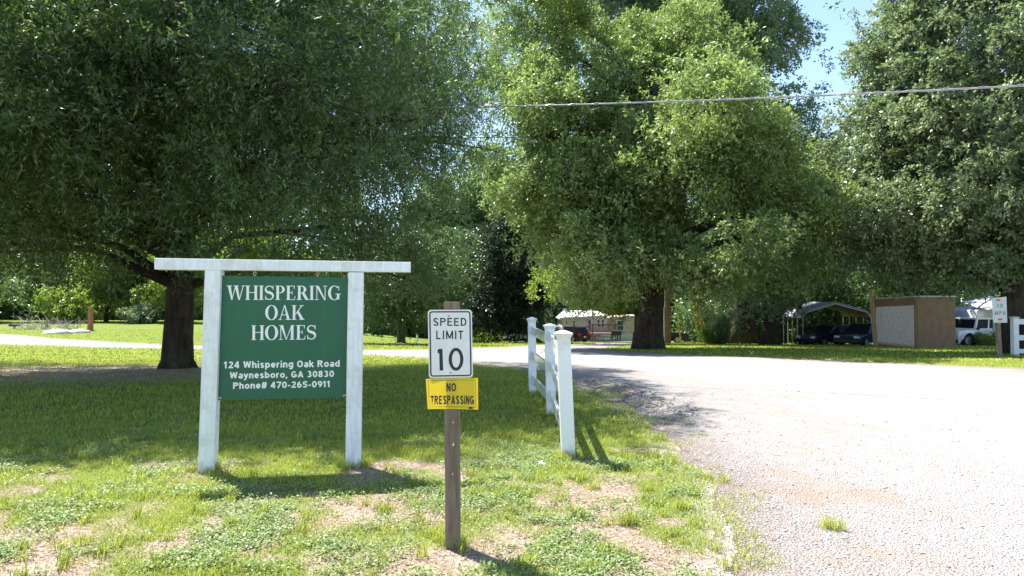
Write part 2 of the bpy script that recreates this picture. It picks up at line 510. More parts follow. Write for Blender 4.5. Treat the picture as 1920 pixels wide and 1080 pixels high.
grass_layer('dry_grass', 'dry straw coloured blades among the roadside turf', 60000, 3.2, 12, .015, .045, .003, .005, gD, lambda x, y: rng.random(len(x)) < .75)
# taller tufts
tx, ty = wedge(340, 3.4, 11, .34, -.78)
extra = [gp(*p) for p in [(1050, 858), (1062, 862), (1085, 856), (1024, 782), (1045, 782), (990, 740), (1008, 738), (372, 884), (405, 886), (650, 876), (680, 874), (842, 1024), (862, 1022), (180, 808), (230, 830), (60, 830), (1180, 820), (1240, 825), (1250, 870), (1330, 900), (1180, 980), (1290, 960), (1080, 900), (1150, 1045), (980, 1060), (1560, 990), (720, 960), (900, 930), (1005, 900)]]
tx = np.concatenate([tx] + [np.full(4, p.x) + rng.normal(0, .05, 4) for p in extra]); ty = np.concatenate([ty] + [np.full(4, p.y) + rng.normal(0, .05, 4) for p in extra])
rep = 34
cxs = np.repeat(tx, rep) + rng.normal(0, .028, len(tx) * rep); cys = np.repeat(ty, rep) + rng.normal(0, .028, len(tx) * rep)
hh_ = np.repeat(.06 + .07 * rng.random(len(tx)), rep) * (.5 + rng.random(len(cxs)) * .6)
keepers = ~inside(cxs, cys) | np.repeat(np.arange(len(tx)) >= 340, rep)
V, A, B = blades(cxs[keepers], cys[keepers], hh_[keepers], .004 + .003 * rng.random(keepers.sum()))
tag(link('grass_tufts', mixmesh('grass_tufts', V, A, B, gA)), 'taller tufts of grass scattered along the drive edge', 'grass', kind='stuff')
# sparse growth in the gravel near its edge
x, y = wedge(60000, 3.6, 14, .5, .02)
k = inside(x, y); x, y = x[k], y[k]
e = edist(x, y); k = (rng.random(len(x)) < np.exp(-e / .28) * sstep(.5, .62, n2(x, y, 2.6, 33))); x, y = x[k], y[k]
V, A, B = blades(x, y, .02 + .05 * rng.random(len(x)), .004 + .003 * rng.random(len(x)))
tag(link('verge_grass', mixmesh('verge_grass', V, A, B, gA)), 'thin grass creeping out into the white gravel', 'grass', kind='stuff')
# broad-leaved weeds: rosettes of small leaves
def weeds(name, label, cxy, m):
    P = []; 
    n = len(cxy); per = 16
    c = np.repeat(cxy, per, axis=0)
    a = rng.random(len(c)) * 2 * pi; r = .008 + .045 * rng.random(len(c)) ** .7
    x = c[:, 0] + np.cos(a) * r; y = c[:, 1] + np.sin(a) * r; z = tz(x, y) + .006 + .04 * rng.random(len(c))
    L = .012 + .014 * rng.random(len(c)); W = L * .38
    a2 = a + rng.normal(0, .6, len(c)); ti = rng.normal(.15, .45, len(c))
    D = np.column_stack([np.cos(a2) * np.cos(ti), np.sin(a2) * np.cos(ti), np.sin(ti)])
    Sd = np.column_stack([-np.sin(a2), np.cos(a2), rng.normal(0, .25, len(c))])
    B0 = np.column_stack([x, y, z])
    Vv = np.stack([B0, B0 + D * L[:, None] * .5 + Sd * W[:, None], B0 + D * L[:, None], B0 + D * L[:, None] * .5 - Sd * W[:, None]], 1)
    i = np.arange(len(c))[:, None] * 4
    me = npmesh(name, Vv.reshape(-1, 3), np.hstack([i, i + 1, i + 2, i + 3]), m)
    return tag(link(name, me), label, 'weeds', kind='stuff')
wx, wy = wedge(22000, 3.3, 8.6, .30, -.78)
wm = n2(wx, wy, 2.1, 41) * .6 + n2(wx, wy, 6, 42) * .4
pref = np.zeros(len(wx))
for (a, b_, r, s_) in [disc(500, 990, 190) + (.6,), disc(160, 1050, 180) + (.55,), disc(880, 915, 160) + (.45,), disc(640, 1050, 150) + (.5,), disc(1080, 1040, 120) + (.45,), disc(960, 850, 120) + (.35,), disc(400, 940, 110) + (.35,), disc(1130, 740 + 120, 60) + (.3,)]:
    pref = np.maximum(pref, s_ * np.exp(-(((wx - a) / r) ** 2 + ((wy - b_) / r) ** 2)))
k = (wm + pref * .5 + rng.normal(0, .13, len(wx)) > .74) & ~inside(wx, wy); k &= edist(wx, wy) > .1
weeds('low_weeds', 'small leaved mint green weeds creeping over the bare soil', np.column_stack([wx[k], wy[k]]), gW)
# stones
def stones(name, label, x, y, size, m, cat='gravel'):
    n = len(x)
    base = np.array([(1, 0, 0), (-1, 0, 0), (0, 1, 0), (0, -1, 0), (0, 0, 1), (0, 0, -1)], float)
    F8 = np.array([(0, 2, 4), (2, 1, 4), (1, 3, 4), (3, 0, 4), (2, 0, 5), (1, 2, 5), (3, 1, 5), (0, 3, 5)])
    a = rng.random(n) * 2 * pi
    sc = size[:, None] * (.6 + .8 * rng.random((n, 3))) * np.array([1, 1, .6])
    Vv = base[None] * (1 + .35 * (rng.random((n, 6, 1)) - .5)) + .25 * (rng.random((n, 6, 3)) - .5)
    Vv = Vv * sc[:, None, :]
    ca, sa = np.cos(a)[:, None], np.sin(a)[:, None]
    X = Vv[:, :, 0] * ca - Vv[:, :, 1] * sa; Y = Vv[:, :, 0] * sa + Vv[:, :, 1] * ca
    Zz = Vv[:, :, 2] + (tz(x, y) + size * .2)[:, None]
    VV = np.stack([X + x[:, None], Y + y[:, None], Zz], 2).reshape(-1, 3)
    FF = (np.arange(n)[:, None, None] * 6 + F8[None]).reshape(-1, 3)
    return tag(link(name, npmesh(name, VV, FF, m, 3)), label, cat, kind='stuff')
m, nt, b = nodes('stone')
g = nt.nodes.new('ShaderNodeNewGeometry')
cst = ramp(nt, g.outputs['Random Per Island'], [(0, (.22, .19, .18)), (.3, (.42, .39, .38)), (.7, (.58, .56, .545)), (.93, (.72, .70, .68)), (1, (.36, .19, .15))])
nt.links.new(cst, b.inputs['Base Color']); b.inputs['Roughness'].default_value = .9
STM = m
x, y = wedge(90000, 3.6, 15, .85, -.1, .8)
k = inside(x, y); x, y = x[k], y[k]
e = edist(x, y)
k = rng.random(len(x)) < (.10 + .8 * np.exp(-e / .7)) * (.3 + n2(x, y, 2.2, 8)); x, y = x[k], y[k]
stones('loose_gravel', 'loose pale stones lying on the gravel drive', x, y, .004 + .011 * rng.random(len(x)) ** 3, STM)
x, y = wedge(5000, 3.5, 10, .33, -.3)
e = edist(x, y); k = ~inside(x, y) & (rng.random(len(x)) < np.exp(-e / .35)); x, y = x[k], y[k]
stones('verge_gravel', 'pale stones kicked off the drive into the grass', x, y, .005 + .010 * rng.random(len(x)) ** 2, STM)
# washed gully stones
gx = rng.normal(0, .32, 5200); gy = rng.uniform(9.6, 14.6, 5200)
gx = gx + 1.75 - .16 * (gy - 11.5)
stones('gully_stones', 'grey stones washed into the gully behind the white fence', gx, gy, .008 + .022 * rng.random(5200) ** 2, mat('gully_stone', (.20, .19, .18), .9, .3, 30, 0))
# leaf litter
x, y = wedge(26000, 3.3, 12, .32, -.78)
k = (rng.random(len(x)) < 1.1 - grassiness(x, y)) & ~inside(x, y); x, y = x[k], y[k]
n = len(x); a = rng.random(n) * 2 * pi; L = .010 + .022 * rng.random(n)
D = np.column_stack([np.cos(a), np.sin(a), rng.normal(0, .2, n)]); Sd = np.column_stack([-np.sin(a), np.cos(a), rng.normal(.0, .4, n)])
B0 = np.column_stack([x, y, tz(x, y) + .008])
Vv = np.stack([B0, B0 + D * L[:, None] * .5 + Sd * L[:, None] * .2, B0 + D * L[:, None], B0 + D * L[:, None] * .5 - Sd * L[:, None] * .2], 1)
i = np.arange(n)[:, None] * 4
m, nt, b = nodes('dry_leaf')
g = nt.nodes.new('ShaderNodeNewGeometry')
nt.links.new(ramp(nt, g.outputs['Random Per Island'], [(0, (.12, .07, .045)), (.5, (.32, .22, .15)), (1, (.58, .47, .36))]), b.inputs['Base Color']); b.inputs['Roughness'].default_value = .8
tag(link('leaf_litter', npmesh('leaf_litter', Vv.reshape(-1, 3), np.hstack([i, i + 1, i + 2, i + 3]), m)), 'dry brown leaves and chips littering the bare soil', 'leaf litter', kind='stuff')
# ------------------------------------------------------------------ trees
def unit(v): return v / np.maximum(np.linalg.norm(v, axis=1, keepdims=True), 1e-9)
def lumps_for(env, r, count, lr):
    """clumps over the surface of each envelope ellipsoid (c, r)"""
    out = []
    vol = np.array([e[1][0] * e[1][1] + e[1][1] * e[1][2] for e in env]); vol = vol / vol.sum()
    for (c, rd), pv in zip(env, vol):
        k = max(2, int(round(count * pv)))
        d = unit(r.normal(size=(k, 3)))
        q = .36 + .60 * r.random(k)[:, None] ** .8
        out.append(np.column_stack([np.array(c) + d * q * np.array(rd), np.full(k, min(rd)) * lr * (.7 + .7 * r.random(k))]))
    return np.vstack(out)
def crown_mesh(name, env, m, leaves, seed, nl=60, lr=.34, L=.1, W=.022, per=50, spray=.45, core=.2, gap=.0, inner_cut=None, gs=.8):
    r = np.random.default_rng(seed)
    lp = lumps_for(env, r, nl, lr)
    ncl = int(leaves / per)
    n1 = int(ncl * (1 - core))
    # inside lumps
    pw = lp[:, 3] ** 2.2; pw /= pw.sum()
    idx = r.choice(len(lp), n1, p=pw)
    d = unit(r.normal(size=(n1, 3))); q = r.random(n1) ** .28
    stretch = np.array([1.15, 1.15, .72])
    q = q * np.where(r.random(n1) < .14, 1 + .75 * r.random(n1), 1)
    p1 = lp[idx, :3] + d * (q * lp[idx, 3])[:, None] * stretch
    o1 = d
    # loose fill of the whole crown
    n2_ = ncl - n1
    vol = np.array([e[1][0] * e[1][1] * e[1][2] for e in env]); vol /= vol.sum()
    ie = r.choice(len(env), n2_, p=vol)
    ec = np.array([e[0] for e in env]); er = np.array([e[1] for e in env])
    d2 = unit(r.normal(size=(n2_, 3)))
    p2 = ec[ie] + d2 * (r.random(n2_) ** .45)[:, None] * er[ie] * .93
    P = np.vstack([p1, p2]); O = np.vstack([o1, d2])
    if gap > 0:
        k = vnoise(P * gs, seed) * .6 + vnoise(P * gs * 2.4, seed + 1) * .4 > gap
        P, O = P[k], O[k]
    if inner_cut is not None:
        k = inner_cut(P); P, O = P[k], O[k]
    k = P[:, 2] > 1.3 + r.random(len(P)) * .5 if name == 'oak_leaves' else np.ones(len(P), bool)
    P, O = P[k], O[k]
    n = len(P)
    tw = 5
    T_ = unit(O[:, None, :].repeat(tw, 1).reshape(-1, 3) * .7 + r.normal(size=(n * tw, 3)) * .75 + np.array([0, 0, .05])).reshape(n, tw, 3)
    ci = np.repeat(np.arange(n), per); ti = r.integers(0, tw, len(ci))
    tv = T_[ci, ti]; t = r.random(len(ci))
    pos = P[ci] + tv * (t * spray)[:, None] + np.array([0, 0, -1]) * (t ** 2 * spray * .35)[:, None] + r.normal(size=(len(ci), 3)) * spray * .06
    D = unit(tv * .55 + r.normal(size=(len(ci), 3)) * .6 + np.array([0, 0, -.12]))
    up = unit(np.array([0, 0, 1.0]) + r.normal(size=(len(ci), 3)) * .75)
    Sd = unit(np.cross(D, up))
    ls = (L * (.6 + .7 * r.random(len(ci))))[:, None]; ws = ls * (W / L)
    nn = np.cross(D, Sd)
    V = np.stack([pos, pos + D * ls * .45 + Sd * ws, pos + D * ls + nn * ls * .08, pos + D * ls * .45 - Sd * ws], 1).reshape(-1, 3)
    i = np.arange(len(ci))[:, None] * 4
    return npmesh(name, V, np.hstack([i, i + 1, i + 2, i + 3]), m), lp
def trunk_mb(base, top, r0, r1, lp, seed, nlimb=26, bend=.3, flare=1.5, sub=True, lr0=.42):
    rd = random.Random(seed)
    mb = MB()
    base = Vector(base); top = Vector(top)
    pts = []; rs = []
    K = 12
    ox, oy = rd.uniform(-bend, bend), rd.uniform(-bend, bend)
    for k in range(K + 1):
        t = k / K
        p = base.lerp(top, t) + Vector((ox * sin(t * pi), oy * sin(t * 2.3), 0))
        pts.append(p)
        hgt = (p.z - base.z)
        rs.append((r0 + (r1 - r0) * t) * (1 + (flare - 1) * math.exp(-hgt / (r0 * 1.1))))
    pts[0] = pts[0] - Vector((0, 0, .3))
    mb.tube(pts, rs, 18, wob=.07, seed=seed)
    # root buttresses
    for k in range(6):
        a = k * pi / 3 + rd.uniform(-.3, .3)
        dv = Vector((cos(a), sin(a), 0))
        mb.tube([base + dv * r0 * .7 + Vector((0, 0, r0 * 1.0)), base + dv * r0 * 1.05 + Vector((0, 0, r0 * .3)), base + dv * r0 * 1.45 - Vector((0, 0, .12))], [r0 * .18, r0 * .24, r0 * .12], 8, wob=.1, seed=seed + k)
    idx = list(range(len(lp))); rd.shuffle(idx)
    for j in idx[:nlimb]:
        c = Vector(lp[j][:3])
        t = rd.uniform(.25, .85)
        tt = min(.95, max(.22, (c.z - base.z) / max(.1, (top.z - base.z)) * .65 + rd.uniform(-.1, .05)))
        kf = tt * K; k0 = int(kf); s = pts[k0].lerp(pts[min(K, k0 + 1)], kf - k0)
        rs0 = rs[k0] * lr0
        d = c - s
        mid1 = s + d * .33 + Vector((rd.uniform(-.4, .4), rd.uniform(-.4, .4), .12 * d.length))
        mid2 = s + d * .68 + Vector((rd.uniform(-.4, .4), rd.uniform(-.4, .4), .10 * d.length))
        mb.tube([s, mid1, mid2, c], [rs0, rs0 * .62, rs0 * .36, rs0 * .1], 7, wob=.06, seed=j)
        if sub:
            for q in range(4):
                s2 = mid1.lerp(mid2, rd.random()) if q < 2 else mid2.lerp(c, rd.random())
                e2 = c + Vector((rd.uniform(-1, 1), rd.uniform(-1, 1), rd.uniform(-.6, .8))) * lp[j][3] * .95
                mb.tube([s2, s2.lerp(e2, .5) + Vector((0, 0, .12)), e2], [rs0 * .26, rs0 * .15, .008], 5, seed=j + q)
    return mb
bark = barkmat('oak_bark', (.020, .014, .012), (.085, .060, .048))
bark2 = barkmat('pine_bark', (.035, .02, .015), (.10, .065, .048))
def tree(name, label, base, top, r0, r1, env, lm, leaves, seed, group=None, tm=bark, nlimb=26, flare=1.5, cat='tree', **kw):
    b = Vector(base)
    t = thing(name, label, cat, b, 0, group)
    env = [((c[0] - b.x, c[1] - b.y, c[2] - b.z), rd) for c, rd in env]
    me, lp = crown_mesh(kw.pop('mesh', 'leaves'), env, lm, leaves, seed, **kw)
    link('crown', me, t)
    trunk_mb((0, 0, 0), Vector(top) - b, r0, r1, lp, seed, nlimb, flare=flare).build('trunk', tm, t, smooth=True)
    return t
def E(px, py, d, rpx, rpy, rd):
    """an envelope ellipsoid given where it shows, its depth and its radii"""
    c = at(px, py, d)
    return ((c.x, c.y, c.z), (rpx / F * d, rd, rpy / F * d))
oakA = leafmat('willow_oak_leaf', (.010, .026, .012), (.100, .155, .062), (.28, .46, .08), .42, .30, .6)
oakB = leafmat('bright_oak_leaf', (.050, .095, .028), (.235, .300, .105), (.38, .54, .12), .42, .38, .6)
oakC = leafmat('grey_oak_leaf', (.050, .085, .042), (.215, .265, .150), (.34, .48, .16), .38, .36, .75)
darkL = leafmat('dark_evergreen_leaf', (.010, .022, .010), (.028, .050, .022), (.05, .10, .02), .4, .2)
farL = leafmat('woodland_leaf', (.022, .048, .018), (.105, .165, .060), (.16, .30, .06), .4, .30)
youngL = leafmat('spring_leaf', (.09, .155, .025), (.21, .29, .05), (.40, .55, .06), .4, .45)

# the big oak over the sign
bA = gp(332, 690)
tA = Vector((bA.x + .6, bA.y - .4, bA.z + 10))
envA = [((-8.6, 17.6, 8.6), (9.2, 8.0, 5.8)), ((-3.9, 17.0, 6.2), (3.7, 4.6, 3.9)), ((-10.5, 14.0, 4.9), (6.5, 5.0, 3.1)), ((-5.2, 13.6, 4.8), (4.6, 4.2, 2.8)), ((-15.0, 19, 5.2), (5, 5, 3.3)), ((-2.8, 18.5, 3.9), (2.9, 3.0, 2.4)), ((-7.0, 17.0, 3.6), (6.5, 4.0, 1.5)), ((-11.5, 12.5, 3.9), (4.2, 3, 1.4)), ((-6.6, 17.0, 9.6), (3.8, 4.2, 3.4)), ((-2.0, 18.2, 6.8), (2.6, 3.0, 3.0)), ((-12.5, 14.5, 8.0), (5.0, 4.5, 3.6)), ((-6.0, 12.2, 7.4), (6.2, 4.0, 2.6)), ((-10.0, 11.0, 5.4), (6.0, 3.0, 2.0)), ((-3.6, 12.6, 5.6), (3.6, 3.0, 2.2)), ((-12.8, 15.5, 4.0), (5.2, 4.2, 1.7)), ((-9.5, 11.6, 6.2), (5.5, 3.2, 2.6))]  # includes high, out-of-frame lobes added to thicken the shade on the lawn
tree('oak_tree', 'huge dark spreading oak whose low canopy overhangs the green sign', bA, tA, .38, .2, envA, oakA, 1230000, 101, nl=210, lr=.36, L=.115, W=.0165, per=60, spray=.55, core=.20, gap=.36, gs=.6, nlimb=46, flare=1.15, inner_cut=lambda P: (P[:, 0] + bA.x + .404 * P[:, 2] < 2.5 + 1.2 * (n2(P[:, 0], P[:, 1], .9, 3) - .5)) & (P[:, 1] + bA.y - .412 * P[:, 2] > 6.9 + 1.0 * (n2(P[:, 0], P[:, 1], .8, 4) - .5)))  # crown shaped for its shadow: clusters shading beyond set bounds are dropped
# oak by the far side of the drive
bB = gp(1214, 655)
dB = bB.y
tB = Vector((bB.x + .5, bB.y, bB.z + 13))
envB = [E(1320, 230, dB - 5, 150, 125, 2.8), E(1240, 300, dB - 1, 190, 150, 5), E(1425, 370, dB - 3, 130, 150, 4), E(1080, 300, dB, 120, 170, 4), E(1150, 440, dB - 1, 150, 120, 4.5), E(1010, 200, dB + 1, 75, 120, 3), E(1200, 500, dB - 3, 190, 66, 4), E(1450, 495, dB - 2, 130, 66, 3.5), E(1010, 350, dB, 85, 140, 3), E(1350, 440, dB - 5, 120, 110, 2.6), E(1040, 50, dB + 3, 100, 120, 3.5), E(1180, 120, dB + 3, 120, 100, 4), E(1270, 120, dB + 4, 140, 110, 4), E(975, 270, dB + 2, 75, 170, 3), E(945, 70, dB + 4, 65, 150, 3)]
tree('oak_tree', 'broad bright green oak with thick dark trunk beyond the gravel drive', bB, tB, dB * .0185, .2, envB, oakB, 540000, 202, nl=150, lr=.36, L=.18, W=.040, per=45, spray=.7, core=.14, gap=.38, gs=.36, nlimb=40)
# oak at the right edge
bC = gp(1914, 664)
dC = bC.y
envC = [E(1890, 150, dC, 235, 260, 5.5), E(1770, 380, dC + 1, 190, 170, 4.5), E(1960, 330, dC - 2, 190, 260, 4), E(1690, 360, dC + 2, 110, 140, 3.0), E(1675, 90, dC + 2, 85, 150, 2.6), E(1610, 275, dC + 3, 85, 110, 2.8), E(1860, 480, dC + 2, 170, 80, 4), E(1980, -180, dC, 300, 200, 6)]
tree('oak_tree', 'tall grey green oak behind the small white speed sign at right', bC, Vector((bC.x + .6, bC.y + .3, bC.z + 11)), dC * .021, .16, envC, oakC, 500000, 303, nl=170, lr=.32, L=.16, W=.038, per=45, spray=.5, core=.20, gap=.31, gs=.5, nlimb=40)
# ------------------------------------------------------------------ trees beyond the drive
def treeat(name, label, px, py, topz, wpx, env, lm, leaves, seed, **kw):
    b = gp(px, py)
    return tree(name, label, b, Vector((b.x + kw.pop('lean', .3), b.y, b.z + topz)), wpx / 2 / F * b.y, .12, env, lm, leaves, seed, **kw)
# tall tree rising behind the bright oak
treeat('oak_tree', 'tall mid green tree rising behind the bright green oak', 1395, 645.5, 18, 38,
    [E(1270, 60, 50, 210, 180, 6), E(1180, 20, 52, 130, 120, 5), E(1470, 220, 49, 75, 110, 4), E(1380, 130, 48, 105, 150, 5), E(1260, -130, 50, 190, 190, 6), E(1470, 300, 49, 110, 150, 5), E(1430, 520, 47, 130, 90, 4), E(1500, 400, 52, 70, 110, 4), E(1555, 320, 52, 60, 100, 3.5)],
    oakC, 330000, 404, nl=100, lr=.38, L=.22, W=.055, per=40, spray=.8, core=.25, gap=.30, nlimb=26)
# thin-crowned tree with the sky behind it
treeat('oak_tree', 'thin crowned tree with bare dark limbs against the sky', 1000, 640, 17, 20,
    [E(1030, 60, 56, 130, 190, 6), E(1110, 210, 56, 110, 130, 5), E(985, 230, 58, 100, 130, 4), E(1060, -120, 56, 130, 120, 5)],
    oakB, 60000, 505, nl=46, lr=.36, L=.2, W=.045, per=40, spray=.9, core=.12, gap=.40, nlimb=40)
treeat('evergreen_tree', 'near black evergreen tree between the oaks, crown to the grass', 952, 638.5, 13, 32,
    [E(955, 560, 58, 72, 70, 2.6), E(950, 480, 58, 66, 90, 2.6), E(935, 590, 57, 90, 40, 2.6), E(975, 400, 58, 50, 60, 2.2)],
    darkL, 90000, 606, nl=50, lr=.45, L=.2, W=.05, per=40, spray=.6, core=.4, nlimb=16)
treeat('oak_tree', 'small thin trunked tree on the sunny grass right of the green sign', 753, 643, 7, 13,
    [E(740, 520, 44, 110, 90, 3.4), E(690, 560, 44, 70, 50, 2.6), E(800, 500, 43, 70, 80, 3)],
    farL, 80000, 707, nl=46, lr=.4, L=.15, W=.035, per=40, spray=.6, core=.25, gap=.32, nlimb=22)
treeat('oak_tree', 'bright leaved tree hanging over the pale mobile home', 1196, 645, 9, 14,
    [E(1110, 530, 47, 95, 60, 3), E(1090, 470, 50, 80, 60, 3), E(1170, 520, 46, 60, 70, 3)],
    youngL, 70000, 717, nl=44, lr=.42, L=.15, W=.038, per=40, spray=.6, core=.2, gap=.35, nlimb=20)
treeat('oak_tree', 'dark leafy tree whose crown shades the metal carport', 1445, 647, 12, 30,
    [E(1480, 400, 43, 130, 130, 4), E(1540, 440, 47, 100, 75, 3), E(1410, 535, 42, 70, 28, 2.4)],
    farL, 100000, 727, nl=54, lr=.42, L=.18, W=.045, per=40, spray=.7, core=.35, nlimb=22)
treeat('oak_tree', 'leafy tree standing behind the brown shed', 1735, 647.5, 12, 20,
    [E(1720, 430, 50, 130, 120, 5), E(1800, 470, 52, 110, 90, 4), E(1650, 480, 60, 90, 90, 3), E(1730, 540, 50, 120, 45, 4)],
    farL, 110000, 737, nl=54, lr=.42, L=.2, W=.05, per=40, spray=.7, core=.3, nlimb=22)
# bare dark trunks standing in the shade, their crowns joined above
for j, (px, py, wd, hz, lb) in enumerate([(1386, 644, 36, 9, 'dark straight trunk just right of the slanting yellow cable guards'), (1470, 643.5, 16, 9, 'slim dark trunk left of the metal carport'), (1497, 646, 12, 8, 'thin dark trunk beside the carport front post')]):
    b = gp(px, py)
    tree('tree', lb, b, b + Vector((.2, 0, hz)), wd / 2 / F * b.y, .12, [((b.x, b.y, b.z + hz * .95), (2.3, 2.3, 1.9)), ((b.x + 1, b.y + 1, b.z + hz * .7), (1.9, 1.9, 1.3))], farL, 26000, 800 + j, tm=bark2, nl=18, lr=.5, L=.2, W=.05, per=40, spray=.7, nlimb=8, flare=1.2)

# woodland: a few kinds, copied
def woodtree(name, label, group, lm, seed, h, rw, leaves, tm=bark, L=.30, low=.22):
    t = thing(name, label, 'tree', (0, 0, 0), 0, group)
    r = random.Random(seed)
    env = [((0, 0, h * .62), (rw, rw, h * .38)), ((r.uniform(-1, 1), r.uniform(-1, 1), h * .35), (rw * .9, rw * .9, h * low)), ((r.uniform(-2, 2), 0, h * .8), (rw * .7, rw * .7, h * .2))]
    me, lp = crown_mesh('leaves', env, lm, leaves, seed, nl=46, lr=.4, L=L, W=L * .24, per=36, spray=1.0, core=.3, gap=.28)
    link('crown', me, t)
    trunk_mb((0, 0, 0), (r.uniform(-.6, .6), 0, h * .9), .28, .06, lp, seed, 16, flare=1.3, sub=False).build('trunk', tm, t, smooth=True)
    return t
GL = 'woodland trees across the far left field'
GC = 'woodland trees behind the mobile home and evergreen'
GR_ = 'woodland trees behind the carport and shed'
LL = 'sunlit leafy tree in the wood edging the far left field'
LC = 'tall leafy tree in the wood behind the mobile home'
LR = 'tall shadowy tree in the wood behind the carport and shed'
kinds = [woodtree('woodland_tree', LL, GL, youngL, 31, 12, 4.6, 34000), woodtree('woodland_tree', LC, GC, farL, 32, 17, 5.0, 40000),
         woodtree('woodland_tree', LR, GR_, farL, 33, 19, 5.6, 40000, bark2), woodtree('woodland_tree', LL, GL, farL, 34, 14, 5.0, 38000)]
rw = random.Random(12)
spots = []
for i in range(11):   # left field edge
    spots.append((-72 + i * 6.6 + rw.uniform(-1.5, 1.5), 84 + rw.uniform(-8, 10), rw.choice([0, 3, 0]), .95, 'L'))
for i in range(7):
    spots.append((-84 - i * 7 + rw.uniform(-2, 2), 70 + i * 3 + rw.uniform(-4, 4), rw.choice([0, 3]), 1.0, 'L'))
for i in range(9):
    spots.append((-82 + i * 9 + rw.uniform(-2, 2), 108 + rw.uniform(-5, 5), rw.choice([3, 1, 2]), 1.15, 'L'))
for i in range(10):    # centre
    spots.append((-12 + i * 5.0 + rw.uniform(-1.5, 1.5), 100 + rw.uniform(-4, 8), rw.choice([1, 2]), 1.15, 'C'))
for i in range(7):
    spots.append((-14 + i * 8 + rw.uniform(-1.5, 1.5), 122 + rw.uniform(-4, 6), rw.choice([1, 2]), 1.2, 'C'))
for i in range(9):    # right
    spots.append((30 + i * 6.4 + rw.uniform(-1.5, 1.5), 84 + rw.uniform(-5, 6), rw.choice([1, 2, 2]), 1.0, 'R'))
for i in range(8):
    spots.append((34 + i * 9.5 + rw.uniform(-1.5, 1.5), 104 + rw.uniform(-4, 6), rw.choice([1, 2]), 1.25, 'R'))
used = set()
for x, y, k, s, side in spots:
    if k in used: o = copy_tree(kinds[k])
    else: o = kinds[k]; used.add(k)
    o['label'], o['group'] = {'L': (LL, GL), 'C': (LC, GC), 'R': (LR, GR_)}[side]
    o.location = (x, y, gz(x, y) - .1); o.rotation_euler = (0, 0, rw.uniform(0, 6.28))
    q = s * rw.uniform(.85, 1.15); o.scale = (q, q, q * rw.uniform(.9, 1.15))
for k in set(range(4)) - used:
    for ch in list(kinds[k].children): bpy.data.objects.remove(ch)
    bpy.data.objects.remove(kinds[k])
# bushes
def bush(name, label, px, py, d, rpx, rpy, rd, lm, leaves, seed, L=.12, cat='bush'):
    b = at(px, py, d); b.z = gz(b.x, b.y)
    top = at(px, py - rpy * 2, d).z
    h = max(.3, top - b.z)
    t = thing(name, label, cat, b)
    r_ = rpx / F * d
    env = [((0, 0, h * .5), (r_, rd, h * .5)), ((r_ * .4, 0, h * .35), (r_ * .7, rd, h * .35))]
    me, lp = crown_mesh('leaves', env, lm, leaves, seed, nl=16, lr=.45, L=L, W=L * .28, per=30, spray=.35, core=.5)
    link('foliage', me, t)
    mb = MB(); rd_ = random.Random(seed)
    for k in range(7):
        e = Vector(lp[k % len(lp)][:3]); mb.tube([(rd_.uniform(-.05, .05), rd_.uniform(-.05, .05), -.05), e * .5 + Vector((0, 0, .1)), e], [.025, .015, .006], 5)
    mb.build('stem', bark, t)
    return t
bush('bush', 'bright yellow green bush behind the slanting cable guards', 1338, 637, 49, 22, 17, .9, youngL, 9000, 51)
bush('bush', 'silvery green shrub at the foot of the dark trunks', 1352, 638, 48, 9, 22, .6, oakC, 8000, 52)
bush('bush', 'low bright plant between the carport jeep and blue porch', 1868, 642, 40, 28, 9, .8, youngL, 6000, 53, .1)
bush('bush', 'dark green plant beside the jeep wheel', 1832, 645, 42, 12, 10, .6, farL, 3500, 54, .1)
bush('bush', 'shrub growing under the left side of the carport', 1520, 642, 50, 22, 16, .9, farL, 7000, 55)
bush('bush', 'broad pale green bush at the far field edge by the brush pile', 118, 612, 80, 58, 36, 3, youngL, 22000, 56, .2)
bush('bush', 'round dark shrub in the field left of the big trunk', 262, 613, 78, 32, 20, 2, oakC, 12000, 57, .2)
bush('bush', 'low green scrub beneath the evergreen between the oaks', 900, 632, 62, 42, 13, 1.5, youngL, 9000, 58, .15)
bush('bush', 'tangled scrub in the shade right of the evergreen', 1010, 634, 66, 32, 30, 1.5, oakC, 12000, 59, .16)
bush('bush', 'tall shrubby thicket behind the mobile home left corner', 1030, 625, 95, 45, 50, 3, oakC, 22000, 60, .22)
bush('bush', 'scrub at the woodland edge just left of the speed limit sign', 700, 625, 72, 40, 30, 2, farL, 14000, 61, .18)
bush('bush', 'sunlit thicket standing in the rear of the carport', 1600, 636, 60, 34, 24, 1.5, youngL, 12000, 62, .14)
# the dead brush pile
b = gp(80, 618)
t = thing('brush_pile', 'grey dead brush pile of bare twigs in the far left field', 'brush pile', b)
mb = MB(); r_ = random.Random(4)
for k in range(90):
    s = Vector((r_.uniform(-2, 3), r_.uniform(-1, 1), 0)); e = s + Vector((r_.uniform(-1.6, 1.6), r_.uniform(-1, 1), r_.uniform(.3, 1.3)))
    mb.tube([s, s.lerp(e, .5) + Vector((r_.uniform(-.2, .2), 0, .1)), e], [.03, .018, .008], 4, cap=False)
mb.build('twigs', mat('dead_wood', (.42, .36, .33), .9), t)
m_pile = mat('pale_rubble', (.62, .58, .55), .9, .3, 3, .8, bd=.08)
for (px, rpx, rpy, sd__, lb) in [(108, 26, 9, 1, 'longer white rubble mound in the far left field'), (148, 20, 7, 2, 'smaller white rubble mound beside the reddish post')]:
    b = gp(px, 626 if px < 120 else 624); k = b.y / F
    tag(MB().ball((0, 0, 0), (rpx * k, rpx * .7 * k, rpy * k), 18, 10, .12, sd__).build('rubble_mound', m_pile, loc=b, smooth=True), lb, 'rubble mound')
b = gp(169, 620)
k = b.y / F
